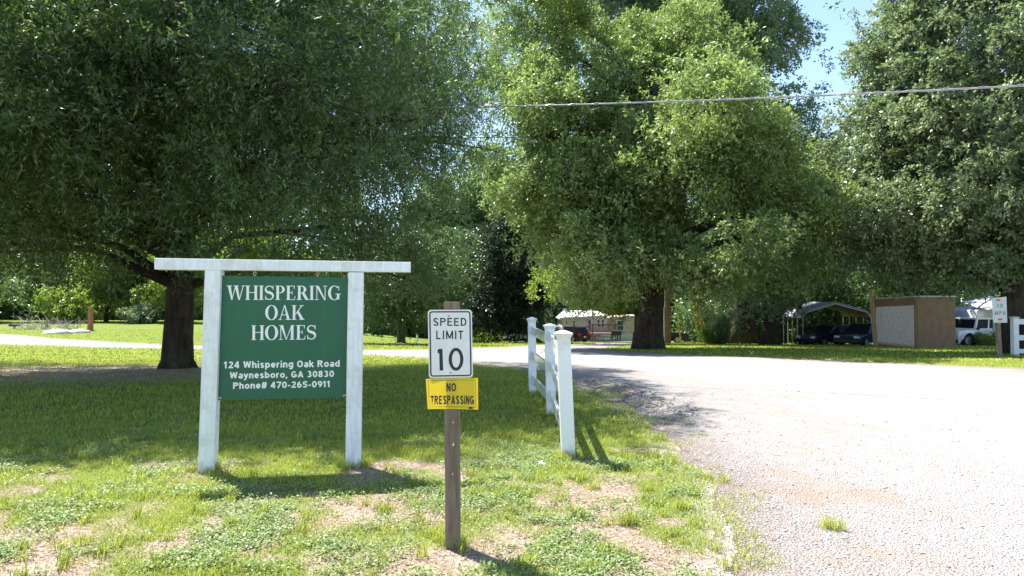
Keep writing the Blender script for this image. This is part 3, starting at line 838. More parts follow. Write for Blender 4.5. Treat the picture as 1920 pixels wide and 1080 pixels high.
tag(MB().tube([(0, 0, -.2), (.03, 0, 22 * k), (.05, 0, 44 * k)], [5.2 * k, 4.4 * k, 3.8 * k], 10, wob=.05).build('wooden_post', mat('red_wood', (.36, .15, .09), .85, .3), loc=b), 'short reddish brown trunk like post beside the white rubble', 'post')
# ------------------------------------------------------------------ lettering
SANS = {}
def _pl(*p): return list(p)
def _arcp(cx, cz, rx, rz, a0, a1, n=10): return [(cx + rx * cos(R(a0 + (a1 - a0) * i / n)), cz + rz * sin(R(a0 + (a1 - a0) * i / n))) for i in range(n + 1)]
def sans_glyph(ch, w):
    """(strokes, advance): centre lines inset by half the stroke width w; cap height 1"""
    h = w / 2; t, b, m_ = 1 - h, h, .5
    xh = .74 - h
    if ch == ' ': return [], .34
    if ch == 'S': return [_arcp(.36, .745 - h * .1, .30 - h, .255 - h * .9, 20, 270, 12) + _arcp(.36, .255 + h * .1, .32 - h, .255 - h * .9, 88, -160, 12)], .70
    if ch == 'P': return [_pl((h, 0), (h, 1)), _pl((h, t), (.36, t)) + _arcp(.36, .72, .30 - h * .8, .28 - h, 90, -90, 10)[1:] + [(h, .44 + h)]], .68
    if ch == 'R': return [_pl((h, 0), (h, 1)), _pl((h, t), (.36, t)) + _arcp(.36, .735, .30 - h * .8, .265 - h, 90, -90, 10)[1:] + [(h, .47 + h)], _pl((.34, .47), (.66, 0))], .74
    if ch == 'E': return [_pl((h, 0), (h, 1)), _pl((h, t), (.56, t)), _pl((h, .51), (.52, .51)), _pl((h, b), (.58, b))], .62
    if ch == 'D': return [_pl((h, 0), (h, 1)), _pl((h, t), (.30, t)) + _arcp(.30, .5, .38 - h, .5 - h, 90, -90, 14)[1:] + [(h, b)]], .73
    if ch == 'L': return [_pl((h, 0), (h, 1)), _pl((h, b), (.54, b))], .57
    if ch == 'I': return [_pl((h, 0), (h, 1))], w
    if ch == 'M': return [_pl((h, 0), (h, 1)), _pl((h * 1.1, .96), (.44, .10)), _pl((.88 - h * 1.1, .96), (.44, .10)), _pl((.88 - h, 0), (.88 - h, 1))], .88
    if ch == 'T': return [_pl((0, t), (.60, t)), _pl((.30, 0), (.30, t))], .60
    if ch == 'N': return [_pl((h, 0), (h, 1)), _pl((h, .97), (.68 - h, .03)), _pl((.68 - h, 0), (.68 - h, 1))], .68
    if ch in 'O': return [_arcp(.39, .5, .39 - h, .5 - h, 0, 360, 24)], .78
    if ch == '0': return [_arcp(.32, .5, .32 - h, .5 - h, 0, 360, 24)], .64
    if ch == 'A': return [_pl((h * .9, 0), (.38, .97)), _pl((.76 - h * .9, 0), (.38, .97)), _pl((.16, .26), (.60, .26))], .76
    if ch == 'G': return [_arcp(.38, .5, .38 - h, .5 - h, 45, 335, 20), _pl((.36, .45), (.74, .45)), _pl((.72 - h * .6, .12), (.72 - h * .6, .45))], .76
    if ch == 'H': return [_pl((h, 0), (h, 1)), _pl((.68 - h, 0), (.68 - h, 1)), _pl((h, .5), (.68 - h, .5))], .68
    if ch == 'W': return [_pl((h * .9, 1), (.27, .06)), _pl((.27, .06), (.50, .95)), _pl((.50, .95), (.73, .06)), _pl((.73, .06), (1.0 - h * .9, 1))], 1.0
    if ch == '1': return [_pl((.30 - h, 0), (.30 - h, 1)), _pl((0, .70), (.30 - h, .93))], .42
    if ch == '2': return [_arcp(.30, .70, .29 - h, .30 - h, 165, -35, 12) + [(h * .9, b)], _pl((0, b), (.60, b))], .62
    if ch == '3': return [_arcp(.29, .735, .27 - h, .265 - h, 150, -90, 12), _arcp(.29, .27, .31 - h, .27 - h, 90, -150, 12)], .62
    if ch == '4': return [_pl((.44, 0), (.44, 1)), _pl((.42, .95), (h * .6, .30)), _pl((0, .28), (.62, .28))], .64
    if ch == '5': return [_pl((.57, t), (.12, t)), _pl((.13, t), (.09, .50)), _arcp(.29, .33, .31 - h, .33 - h, 130, -155, 14)], .62
    if ch == '6': return [_arcp(.31, .33, .31 - h, .33 - h, 0, 360, 18), _arcp(.46, .40, .46 - h, .60 - h, 100, 180, 8)], .64
    if ch == '7': return [_pl((0, t), (.60, t)), _pl((.56, t), (.20, 0))], .61
    if ch == '8': return [_arcp(.31, .745, .28 - h, .255 - h * .9, 0, 360, 16), _arcp(.31, .27, .31 - h, .27 - h * .9, 0, 360, 16)], .64
    if ch == '9': return [_arcp(.31, .67, .31 - h, .33 - h, 0, 360, 18), _arcp(.16, .60, .46 - h, .60 - h, -80, 0, 8)], .64
    if ch == '-': return [_pl((.02, .36), (.34, .36))], .36
    if ch == '#': return [_pl((.16, 0), (.28, 1)), _pl((.42, 0), (.54, 1)), _pl((0, .32), (.66, .32)), _pl((.03, .67), (.69, .67))], .70
    if ch == ',': return [_pl((.12, .16), (.10, .02), (.04, -.16))], .22
    if ch == 'h': return [_pl((h, 0), (h, 1)), _arcp(.29, xh - .22 + h * .2, .29 - h, .22, 180, 0, 10) + [(.58 - h, 0)]], .58
    if ch == 'n': return [_pl((h, 0), (h, .74)), _arcp(.29, xh - .22 + h * .2, .29 - h, .22, 180, 0, 10) + [(.58 - h, 0)]], .58
    if ch == 'i': return [_pl((h, 0), (h, .72)), _pl((h, .86), (h, 1.02))], w
    if ch == 's': return [_arcp(.27, .55 - h * .1, .24 - h, .20 - h * .8, 20, 270, 10) + _arcp(.27, .19 + h * .1, .26 - h, .20 - h * .8, 88, -160, 10)], .53
    if ch == 'p': return [_pl((h, -.28), (h, .74)), _arcp(.31, .37, .31 - h, .38 - h, 0, 360, 18)], .62
    if ch == 'b': return [_pl((h, 0), (h, 1)), _arcp(.31, .37, .31 - h, .38 - h, 0, 360, 18)], .62
    if ch == 'd': return [_pl((.62 - h, 0), (.62 - h, 1)), _arcp(.31, .37, .31 - h, .38 - h, 0, 360, 18)], .62
    if ch == 'g': return [_arcp(.31, .37, .31 - h, .38 - h, 0, 360, 18), _pl((.62 - h, .74), (.62 - h, -.02)) + _arcp(.31, -.02, .31 - h, .26 - h, 0, -150, 8)], .62
    if ch == 'a': return [_arcp(.30, .50, .26 - h * .6, .25 - h, 150, 10, 8) + [(.55 - h, .0)], _arcp(.27, .22, .27 - h, .22 - h * .8, 0, 360, 14)], .57
    if ch == 'e': return [_arcp(.31, .37, .31 - h, .38 - h, 0, 325, 18), _pl((h, .37), (.60 - h * .4, .37))], .61
    if ch == 'o': return [_arcp(.32, .37, .32 - h, .38 - h, 0, 360, 18)], .64
    if ch == 'r': return [_pl((h, 0), (h, .74)), _arcp(.32, xh - .22 + h * .2, .30 - h, .22, 180, 80, 6)], .40
    if ch == 'k': return [_pl((h, 0), (h, 1)), _pl((.10, .28), (.52, .72)), _pl((.24, .42), (.56, 0))], .60
    if ch == 'y': return [_pl((h * .7, .74), (.30, .06)), _pl((.58 - h * .7, .74), (.26, -.12), (.06, -.24))], .58
    if ch == 'w': return [_pl((h * .7, .74), (.22, .06)), _pl((.22, .06), (.41, .70)), _pl((.41, .70), (.60, .06)), _pl((.60, .06), (.82 - h * .7, .74))], .82
    return [], .4
def thick(pts, w):
    """mitred strip polygons along a centre line"""
    n = len(pts); closed = math.hypot(pts[0][0] - pts[-1][0], pts[0][1] - pts[-1][1]) < 1e-6 and n > 3
    Ls = []
    for i in range(n):
        a = pts[i - 1] if i > 0 else (pts[-2] if closed else pts[0]); c = pts[i + 1] if i < n - 1 else (pts[1] if closed else pts[-1]); p = pts[i]
        def u(q, r):
            l = math.hypot(r[0] - q[0], r[1] - q[1]) or 1; return ((r[0] - q[0]) / l, (r[1] - q[1]) / l)
        d0 = u(a, p) if (a != p) else u(p, c); d1 = u(p, c) if (c != p) else d0
        nx, nz = -(d0[1] + d1[1]), d0[0] + d1[0]; l = math.hypot(nx, nz) or 1; nx /= l; nz /= l
        cs = max(.55, nx * -d1[1] + nz * d1[0]); q = w / 2 / cs
        Ls.append(((p[0] + nx * q, p[1] + nz * q), (p[0] - nx * q, p[1] - nz * q)))
    return [[Ls[i][0], Ls[i + 1][0], Ls[i + 1][1], Ls[i][1]] for i in range(n - 1)]
def text_mb(txt, x0, x1, ztop, zbot, m, name, parent, y, w=.16, gap=.16, depth=.0012):
    """sans lettering drawn as strokes, filled to x0..x1 wide and zbot..ztop cap height, facing -y"""
    X = 0; Q = []; s_i = 0
    for ch in txt:
        st, adv = sans_glyph(ch, w)
        for s in st:
            for q in thick(s, w): Q.append(([(p[0] + X, p[1]) for p in q], s_i))
            s_i += 1
        X += adv + (gap if ch != ' ' else gap * .3)
    X -= gap
    mb = MB()
    for q, si in Q:
        yy_ = y - .00012 * (si % 4)
        mb.add([(x0 + p[0] / X * (x1 - x0), yy_, zbot + p[1] * (ztop - zbot)) for p in q], [(0, 1, 2, 3)])
    return mb.build(name, m, parent)
# a bold roman serif, drawn stroke by stroke (cap height 1)
def arc(cx, cz, rx, rz, a0, a1, n=18):
    return [(cx + rx * cos(R(a0 + (a1 - a0) * i / n)), cz + rz * sin(R(a0 + (a1 - a0) * i / n))) for i in range(n + 1)]
def ringseg(cx, cz, RX, RZ, rx, rz, a0, a1, ox=0, n=20):
    o = arc(cx, cz, RX, RZ, a0, a1, n); i = arc(cx + ox, cz, rx, rz, a0, a1, n)
    return [[o[k], o[k + 1], i[k + 1], i[k]] for k in range(n)]
def rc(a, b, c, d): return [[(a, b), (c, b), (c, d), (a, d)]]
def diag(xb, xt, w, z0=0, z1=1): return [[(xb, z0), (xb + w, z0), (xt + w, z1), (xt, z1)]]
def vs(pts, ws):
    out = []; L = []
    for i, p in enumerate(pts):
        q0 = pts[max(0, i - 1)]; q1 = pts[min(len(pts) - 1, i + 1)]
        dx_, dz_ = q1[0] - q0[0], q1[1] - q0[1]; l = math.hypot(dx_, dz_); nx, nz = -dz_ / l, dx_ / l
        L.append(((p[0] + nx * ws[i] / 2, p[1] + nz * ws[i] / 2), (p[0] - nx * ws[i] / 2, p[1] - nz * ws[i] / 2)))
    return [[L[i][0], L[i + 1][0], L[i + 1][1], L[i][1]] for i in range(len(L) - 1)]
SW, TH, SH = .165, .05, .045
def serif(x, z, w=.30): return rc(x - w / 2, z, x + w / 2, z + SH)
def G_(ch):
    if ch == 'I': return serif(.16, 0) + serif(.16, 1 - SH) + rc(.16 - SW / 2, SH, .16 + SW / 2, 1 - SH), .32
    if ch == 'H':
        return sum([serif(x, z) for x in (.16, .68) for z in (0, 1 - SH)], []) + rc(.16 - SW / 2, SH, .16 + SW / 2, 1 - SH) + rc(.68 - SW / 2, SH, .68 + SW / 2, 1 - SH) + rc(.16 + SW / 2, .49, .68 - SW / 2, .49 + TH), .84
    if ch == 'O': return ringseg(.42, .5, .42, .52, .235, .475, 0, 360, n=40), .84
    if ch == 'E':
        return rc(.05, 0, .62, SH) + rc(.05, 1 - SH, .60, 1) + rc(.11, SH, .11 + SW, 1 - SH) + rc(.11 + SW, .49, .44, .49 + TH) + [[(.575, SH), (.62, SH), (.66, .27), (.62, .27)]] + [[(.56, .76), (.60, .76), (.60, 1 - SH), (.54, 1 - SH)]] + rc(.42, .38, .46, .64), .68
    if ch == 'P': return serif(.19, 0, .33) + rc(.11, SH, .11 + SW, 1 - SH) + rc(.03, 1 - SH, .35, 1) + ringseg(.35, .735, .30, .265, .135, .215, -90, 90) + rc(.11 + SW, .47, .35, .52), .66
    if ch == 'R': return G_('P')[0] + [[(.36, .47), (.54, .50), (.78, SH), (.58, SH)]] + rc(.60, 0, .84, SH), .82
    if ch == 'S':
        c = arc(.32, .745, .235, .225, 25, 270, 14) + arc(.32, .265, .245, .235, 80, -155, 14)
        n = len(c); ws = [.06 + .125 * math.exp(-((i / (n - 1) - .5) / .20) ** 2) for i in range(n)]
        return vs(c, ws) + rc(.54, .70, .585, 1.0) + rc(.06, .0, .105, .31), .64
    if ch == 'N': return serif(.14, 1 - SH, .24) + rc(.02, 0, .26, SH) + rc(.115, SH, .165, 1 - SH) + [[(.64, -.02), (.72, -.02), (.28, 1 - SH), (.10, 1 - SH)]] + rc(.665, 0, .715, 1 - SH) + serif(.69, 1 - SH, .26), .84
    if ch == 'G': return ringseg(.43, .5, .42, .52, .235, .475, 48, 322, n=30) + rc(.60, .04, .60 + SW, .40) + rc(.50, .40, .86, .40 + SH) + rc(.70, .68, .745, 1.0), .88
    if ch == 'A': return [[(.10, SH), (.155, SH), (.44, .93), (.405, 1.02)]] + [[(.58, SH), (.77, SH), (.46, 1.02), (.40, 1.02)]] + rc(.22, .31, .64, .31 + TH) + rc(0, 0, .26, SH) + rc(.50, 0, .86, SH), .86
    if ch == 'K': return serif(.17, 0, .32) + serif(.17, 1 - SH, .32) + rc(.09, SH, .09 + SW, 1 - SH) + [[(.255, .40), (.31, .38), (.72, 1 - SH), (.64, 1 - SH)]] + [[(.36, .52), (.47, .64), (.82, SH), (.61, SH)]] + rc(.54, 0, .88, SH) + rc(.54, 1 - SH, .82, 1), .88
    if ch == 'M': return rc(.02, 0, .26, SH) + rc(.115, SH, .165, 1 - SH) + rc(.02, 1 - SH, .30, 1) + [[(.47, 0), (.52, 0), (.30, 1 - SH), (.11, 1 - SH)]] + [[(.47, 0), (.51, 0), (.86, 1 - SH), (.80, 1 - SH)]] + rc(.79, SH, .79 + SW, 1 - SH) + serif(.87, 0, .32) + rc(.79, 1 - SH, 1.03, 1), 1.05
    if ch == 'W': return [[(.30, 0), (.40, 0), (.27, 1 - SH), (.08, 1 - SH)]] + [[(.31, 0), (.36, 0), (.60, 1 - SH), (.55, 1 - SH)]] + [[(.76, 0), (.86, 0), (.71, 1 - SH), (.52, 1 - SH)]] + [[(.79, 0), (.84, 0), (1.09, 1 - SH), (1.035, 1 - SH)]] + rc(0, 1 - SH, .35, 1) + rc(.45, 1 - SH, .78, 1) + rc(.95, 1 - SH, 1.18, 1), 1.16
def serif_line(txt, x0, x1, zt, zb, m, name, parent, y):
    mb = MB(); x = 0; quads = []
    for ch in txt:
        q, w_ = G_(ch); quads += [[(p[0] + x, p[1]) for p in s] for s in q]; x += w_ + .035
    x -= .035
    for i, q in enumerate(quads):
        yy = y - .00004 * (i % 9) - .0002
        mb.add([(x0 + p[0] / x * (x1 - x0), yy, zb + p[1] * (zt - zb)) for p in q], [(0, 1, 2, 3)])
    return mb.build(name, m, parent)

# ------------------------------------------------------------------ the green sign
WH = mat('white_painted_wood', (.84, .855, .90), .55, .14, 16, .35, dirt=(.55, .55, .50), stretch=(3, 3, .25), bd=.003)
WHT = mat('lettering_white', (.86, .86, .86), .5, .02, 5, 0)
m, nt, b_ = nodes('green_sign_face')
c = coords(nt); f = noise(nt, c, 3, 4)
gcol = ramp(nt, f, [(.3, (.006, .098, .052)), (.7, (.009, .118, .062))])
stk = noise(nt, coords(nt, 'Object', (9, 1, .5)), 2.4, 5, .7)
gcol = mix(nt, ramp(nt, stk, [(.52, 0), (.75, .35)]), gcol, (.035, .150, .095))
nt.links.new(gcol, b_.inputs['Base Color']); b_.inputs['Roughness'].default_value = .42
GRN = m
STEEL = mat('dull_steel', (.42, .42, .42), .45, .2, 12, .1, .7)
pL = gp(388, 884); pR = gp(662, 874)
sg = thing('welcome_sign', 'green hanging sign between white wooden posts, reading Whispering Oak Homes', 'sign', ((pL.x + pR.x) / 2, (pL.y + pR.y) / 2, 0), math.atan2(pR.y - pL.y, pR.x - pL.x))
half = (pR - pL).xy.length / 2
SWD = .142
def post(x, lean, h):
    a = SWD / 2
    q0 = [(x - a, -a, -.3), (x + a, -a, -.3), (x + a, a, -.3), (x - a, a, -.3)]
    q1 = [(p[0] + lean, p[1], h) for p in q0]
    return MB().hexa(q0, q1)
zb_ = 1.892
post(-half, .055, zb_).build('post', WH, sg, .006)
post(half, .022, zb_ - .012).build('post', WH, sg, .006)
bl = -half - .455; br = half + .545
mb = MB(); zl_, zr_ = zb_ + .002, zb_ - .008
mb.hexa([(bl, -.075, zl_), (br, -.075, zr_), (br, .07, zr_), (bl, .07, zl_)], [(bl, -.075, zl_ + .104), (br, -.075, zr_ + .098), (br, .07, zr_ + .098), (bl, .07, zl_ + .104)])
mb.build('crossbeam', WH, sg, .006)
x0, x1 = -half + SWD / 2 + .022, half - SWD / 2 + .008
zt0, zb0 = 1.842, .672
pn = MB().hexa([(x0 - .004, -.012, zb0), (x1 - .006, -.012, zb0), (x1 - .006, .012, zb0), (x0 - .004, .012, zb0)], [(x0 + .012, -.012, zt0), (x1 + .008, -.012, zt0 - .010), (x1 + .008, .012, zt0 - .010), (x0 + .012, .012, zt0)]).build('sign_panel', GRN, sg)
PW = x1 - x0
def fx(px, z=1.3):   # photo column to the panel's own x (the panel spans 413.5..649.5)
    return x0 + (px - 413.8) / 235.5 * PW
def fz(py): return zt0 - (py - 518) / (746 - 518) * (zt0 - zb0)
for txt, a, b__, t_, bo in (('WHISPERING', 428, 638, 536, 562.5), ('OAK', 498, 570, 572.5, 599.5), ('HOMES', 473, 592, 609.5, 636.5)):
    serif_line(txt, fx(a), fx(b__), fz(t_), fz(bo), WHT, 'heading_lettering', pn, -.0125)
for txt, a, b__, t_, bo in (('124 Whispering Oak Road', 425, 636, 675.5, 688), ('Waynesboro, GA 30830', 435, 625.5, 695, 707), ('Phone# 470-265-0911', 441, 619, 714, 726)):
    text_mb(txt, fx(a), fx(b__), fz(t_), fz(bo), WHT, 'address_lettering', pn, -.0128, w=.20, gap=.12)
for px in (478, 593.5):
    mb = MB(); X = fx(px)
    ring = [(X + .013 * cos(a), -.0, zt0 + .022 + .016 * sin(a)) for a in [i * pi / 6 for i in range(13)]]
    mb.tube(ring, .0035, 6, cap=False); mb.tube([(X, 0, zt0 + .036), (X, 0, zb_ + .002)], .004, 6); mb.tube([(X, 0, zt0 - .012), (X, 0, zt0 + .010)], .004, 6)
    mb.build('eye_hook', mat('brass_hook', (.55, .47, .33), .4, .2, 10, 0, .6), sg)
for X, sx in ((x0, -1), (x1, 1)):
    mb = MB(); mb.box((X - sx * .014, -.018, zb0 + .022), (.04, .012, .012)); mb.tube([(X + sx * .012, -.018, zb0 + .03), (X + sx * .034, -.02, zb0 + .02)], .004, 6)
    mb.build('bracket', STEEL, sg)
# ------------------------------------------------------------------ speed limit and no trespassing signs on a wooden post
P = gp(850, 1025)
kk = P.y / F
wp = mat('weathered_post', (.215, .155, .118), .9, .4, 18, .8, stretch=(2, 2, .25), bd=.004)
sp = thing('speed_limit_sign', 'weathered wooden post with white speed limit plate above a yellow plate', 'sign', P)
a = .0470
topz = 1.597
lx = -.012
mb = MB().hexa([(-a, -a, -.25), (a, -a, -.25), (a, a, -.25), (-a, a, -.25)], [(-a + lx, -a, topz), (a + lx, -a, topz), (a + lx, a, topz), (-a + lx, a, topz)])
mb.build('post', wp, sp, .004)
def sx_(px, d=None): return (px - 960) / F * (P.y - .055) - P.x
def sz_(py): return CAMZ + (HOR - py) / F * (P.y - .055) - P.z
def plate(pts, rad, y, th, m, name, parent):
    """rounded quad plate from pixel corners tl,tr,br,bl"""
    c4 = [Vector((sx_(p[0]), sz_(p[1]))) for p in pts]; out = []
    for i in range(4):
        p, q, n_ = c4[i - 1], c4[i], c4[(i + 1) % 4]
        u, v = (p - q).normalized(), (n_ - q).normalized()
        for k in range(7):
            t = k / 6; s_, e_ = q + u * rad, q + v * rad
            out.append(tuple((1 - t) ** 2 * s_ + 2 * t * (1 - t) * q + t * t * e_))
    return MB().prism(out, y, y + th).build(name, m, parent), out
m, nt, b_ = nodes('reflective_white')
f = noise(nt, coords(nt), 14, 5, .7)
nt.links.new(ramp(nt, f, [(.3, (.70, .68, .71)), (.7, (.80, .78, .80))]), b_.inputs['Base Color']); b_.inputs['Roughness'].default_value = .4
RW = m
BLK = mat('sign_black', (.014, .013, .02), .45, .1, 5, 0)
y0_ = -a - .006
pl, out = plate([(802, 581), (884.5, 580.5), (887, 707.5), (804.5, 709)], .024, y0_, .003, RW, 'speed_plate', sp)
def border(pts, rad, wid, y, m, parent, name):
    c4 = [Vector((sx_(p[0]), sz_(p[1]))) for p in pts]; cen = sum(c4, Vector((0, 0))) / 4
    def loop(off):
        o_ = []
        for i in range(4):
            p, q, n_ = c4[i - 1], c4[i], c4[(i + 1) % 4]
            u, v = (p - q).normalized(), (n_ - q).normalized(); q2 = q + (u + v) * off; r2 = max(.002, rad - off)
            for k in range(7):
                t = k / 6; s_, e_ = q2 + u * r2, q2 + v * r2
                o_.append((1 - t) ** 2 * s_ + 2 * t * (1 - t) * q2 + t * t * e_)
        return o_
    A_, B_ = loop(0), loop(wid); n_ = len(A_)
    return MB().add([(p.x, y, p.y) for p in A_ + B_], [(i, (i + 1) % n_, n_ + (i + 1) % n_, n_ + i) for i in range(n_)]).build(name, m, parent)
yy = y0_ - .0006
border([(804.6, 583.6), (882.2, 583.2), (884.6, 704.8), (807, 706.2)], .021, .0088, yy, BLK, pl, 'border')
text_mb('SPEED', sx_(811.5), sx_(875.5), sz_(596), sz_(611), BLK, 'lettering', pl, yy, w=.16, gap=.17)
text_mb('LIMIT', sx_(818), sx_(868.5), sz_(620), sz_(636), BLK, 'lettering', pl, yy, w=.165, gap=.24)
# the figures 1 and 0 as strokes
mb = MB()
def q2(ps, y=yy, mb_=mb): mb_.add([(sx_(p[0]), y, sz_(p[1])) for p in ps], [tuple(range(len(ps)))])
q2([(823.5, 654.0), (829.8, 654.0), (831.2, 694.5), (824.6, 694.5)]); q2([(820.6, 655.8), (823.5, 654.0), (823.6, 662.0), (820.8, 662.0)])
co = arc(855.2, 673.5, 13.8, 21.5, 0, 360, 40); ci = arc(855.2, 673.5, 7.6, 15.6, 0, 360, 40)
for k in range(40): q2([co[k], co[k + 1], ci[k + 1], ci[k]])
mb.build('lettering', BLK, pl)
bolt = mat('bolt_steel', (.25, .24, .24), .5, .2, 10, 0, .6)
for px, py in ((841.5, 592.5), (845.5, 698.8)):
    MB().tube([(sx_(px), yy - .001, sz_(py)), (sx_(px), yy - .006, sz_(py))], .005, 8).build('bolt', bolt, pl)
# yellow plastic plate, light shines through it either side of the post
m, nt, b_ = nodes('yellow_plastic')
f = noise(nt, coords(nt), 9, 4)
yc = ramp(nt, f, [(.3, (.78, .54, .02)), (.7, (.84, .62, .04))])
nt.links.new(yc, b_.inputs['Base Color']); b_.inputs['Roughness'].default_value = .4
tr = nt.nodes.new('ShaderNodeBsdfTranslucent'); nt.links.new(yc, tr.inputs[0])
ms = nt.nodes.new('ShaderNodeMixShader'); ms.inputs[0].default_value = .22
nt.links.new(b_.outputs[0], ms.inputs[1]); nt.links.new(tr.outputs[0], ms.inputs[2]); nt.links.new(ms.outputs[0], nt.nodes['Material Output'].inputs[0])
YP = m
# slightly curled sheet
cs = [(799.5, 709.5), (896.5, 708), (897, 767), (803, 765.5)]
NX = 14; vv = []; ff = []
for j in range(2):
    for i in range(NX + 1):
        t = i / NX
        a0, a1 = (cs[0], cs[1]) if j == 0 else (cs[3], cs[2])
        px, py = a0[0] + (a1[0] - a0[0]) * t, a0[1] + (a1[1] - a0[1]) * t
        cur = y0_ - .002 - .020 * (abs(t - .5) * 2) ** 2 * (1 if t < .5 else .45)
        vv.append((sx_(px), cur, sz_(py)))
def curl(t): return y0_ - .002 - .020 * (abs(t - .5) * 2) ** 2 * (1 if t < .5 else .45)
me = bpy.data.meshes.new('trespass_plate'); me.from_pydata(vv, [], [(i, i + 1, i + NX + 2, i + NX + 1) for i in range(NX)]); me.materials.append(YP); me.shade_smooth()
tp = link('trespass_plate', me, sp)
tp['label'] = 'yellow plastic no trespassing plate'
def on_curl(o):
    xa, xb = sx_(799.5), sx_(896.8)
    for v in o.data.vertices: v.co.y = curl(min(1, max(0, (v.co.x - xa) / (xb - xa)))) - .0016
for txt, a_, b__, t_, bo in (('NO', 837.5, 855.5, 717.8, 733.5), ('TRESPASSING', 808.5, 889, 741, 757.3)):
    on_curl(text_mb(txt, sx_(a_), sx_(b__), sz_(t_), sz_(bo), BLK, 'lettering', tp, yy, w=.20, gap=.13))
def thinline(pts, w_, name, parent, m):
    mb = MB()
    for (p, q) in zip(pts, pts[1:]):
        P0, P1 = Vector((sx_(p[0]), sz_(p[1]))), Vector((sx_(q[0]), sz_(q[1]))); d = (P1 - P0).normalized(); n_ = Vector((-d.y, d.x)) * w_ / 2
        K = 8
        for k in range(K):
            a_, b__ = P0.lerp(P1, k / K), P0.lerp(P1, (k + 1) / K)
            mb.add([(a_.x + n_.x, 0, a_.y + n_.y), (b__.x + n_.x, 0, b__.y + n_.y), (b__.x - n_.x, 0, b__.y - n_.y), (a_.x - n_.x, 0, a_.y - n_.y)], [(0, 1, 2, 3)])
    o = mb.build(name, m, parent); on_curl(o); return o
thinline([(803.8, 713), (892, 711.8), (892.6, 762.5), (806.5, 761.5), (803.8, 713)], .0022, 'border', tp, BLK)
thinline([(879, 763.8), (886.5, 763.8)], .012, 'maker_mark', tp, BLK)
for px, py, s_ in ((850, 791, 3), (850, 832, 5), (849, 887, 3)):
    k = s_ / F * P.y
    MB().prism([(sx_(px) - k * .5, sz_(py) - k * .6), (sx_(px) + k * .5, sz_(py) - k * .5), (sx_(px) + k * .1, sz_(py) + k * .8)], -a - .003, -a + .001).build('torn_scrap', mat('yellowed_scrap', (.62, .58, .46), .6), sp)

# ------------------------------------------------------------------ white vinyl fence beside the drive
VIN = mat('white_vinyl', (.84, .85, .89), .28, .04, 3, 0, dirt=(.62, .60, .53))
VRAIL = mat('glossy_shaded_vinyl_rail', (.62, .65, .63), .10, .04, 3, 0, spec=.8)  # white vinyl; grey-green of reflected shade painted into the colour
def capmesh(mb, x, y, z, h):
    """flared pyramid cap"""
    def sq(r, zz): return [(x - r, y - r, zz), (x + r, y - r, zz), (x + r, y + r, zz), (x - r, y + r, zz)]
    mb.hexa(sq(h * 1.06, z - .035), sq(h * 1.30, z - .004)); mb.hexa(sq(h * 1.34, z - .003), sq(h * 1.36, z + .012)); mb.hexa(sq(h * 1.33, z + .0125), sq(h * .25, z + .040))
def vpost(parent, x, y, zg, top, w_, lxx=0, lyy=0):
    a_ = w_ / 2
    mb = MB().hexa([(x - a_, y - a_, zg - .2), (x + a_, y - a_, zg - .2), (x + a_, y + a_, zg - .2), (x - a_, y + a_, zg - .2)], [(x - a_ + lxx, y - a_ + lyy, top), (x + a_ + lxx, y - a_ + lyy, top), (x + a_ + lxx, y + a_ + lyy, top), (x - a_ + lxx, y + a_ + lyy, top)])
    p = mb.build('post', VIN, parent, .004)
    cm = MB(); capmesh(cm, x + lxx, y + lyy, top + .02, a_); cm.build('post_cap', VIN, p)
    return p
f1, f2_, f3 = gp(1067, 857), gp(1034, 780), gp(999, 737)
fe_ = thing('vinyl_fence', 'white three rail vinyl fence of leaning posts beside the gravel drive', 'fence', (f2_.x, f2_.y, 0))
O = Vector((f2_.x, f2_.y, 0))
FP = []
for p, tp_, wd in ((f1, at(1056, 630, f1.y), .138), (f2_, at(1030.5, 614, f2_.y), .136), (f3, at(997, 601, f3.y), .134)):
    vpost(fe_, p.x - O.x, p.y - O.y, p.z, tp_.z, wd, tp_.x - p.x, 0)
    FP.append((p - O + Vector((0, 0, -p.z + 0)), tp_.x - p.x, p.z, tp_.z))
# (height at the far end, at the near end) of each rail
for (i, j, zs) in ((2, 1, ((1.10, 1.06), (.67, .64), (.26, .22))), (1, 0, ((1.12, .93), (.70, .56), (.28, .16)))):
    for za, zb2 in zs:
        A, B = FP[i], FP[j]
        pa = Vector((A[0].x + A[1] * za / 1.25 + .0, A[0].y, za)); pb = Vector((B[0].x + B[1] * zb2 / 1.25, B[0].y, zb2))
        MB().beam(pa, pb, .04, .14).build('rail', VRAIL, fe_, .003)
# fence at the right edge
q1 = gp(1903, 668)
f_ = thing('vinyl_fence', 'short run of white rail fence at the far right edge by the oak', 'fence', q1)
hh2 = at(1903, 596, q1.y).z - q1.z
kq = q1.y / F
for k in range(3): vpost(f_, k * 2.3, -.3 * k, 0, hh2, 9.5 * kq)
for k in range(2):
    for r0, r1 in ((598, 608), (628, 638), (654, 662)):
        zc = CAMZ + (HOR - (r0 + r1) / 2) * kq - q1.z
        MB().beam((k * 2.3, -.3 * k, zc), (k * 2.3 + 2.3, -.3 * k - .3, zc), .04, (r1 - r0) * kq).build('rail', VIN, f_, .003)

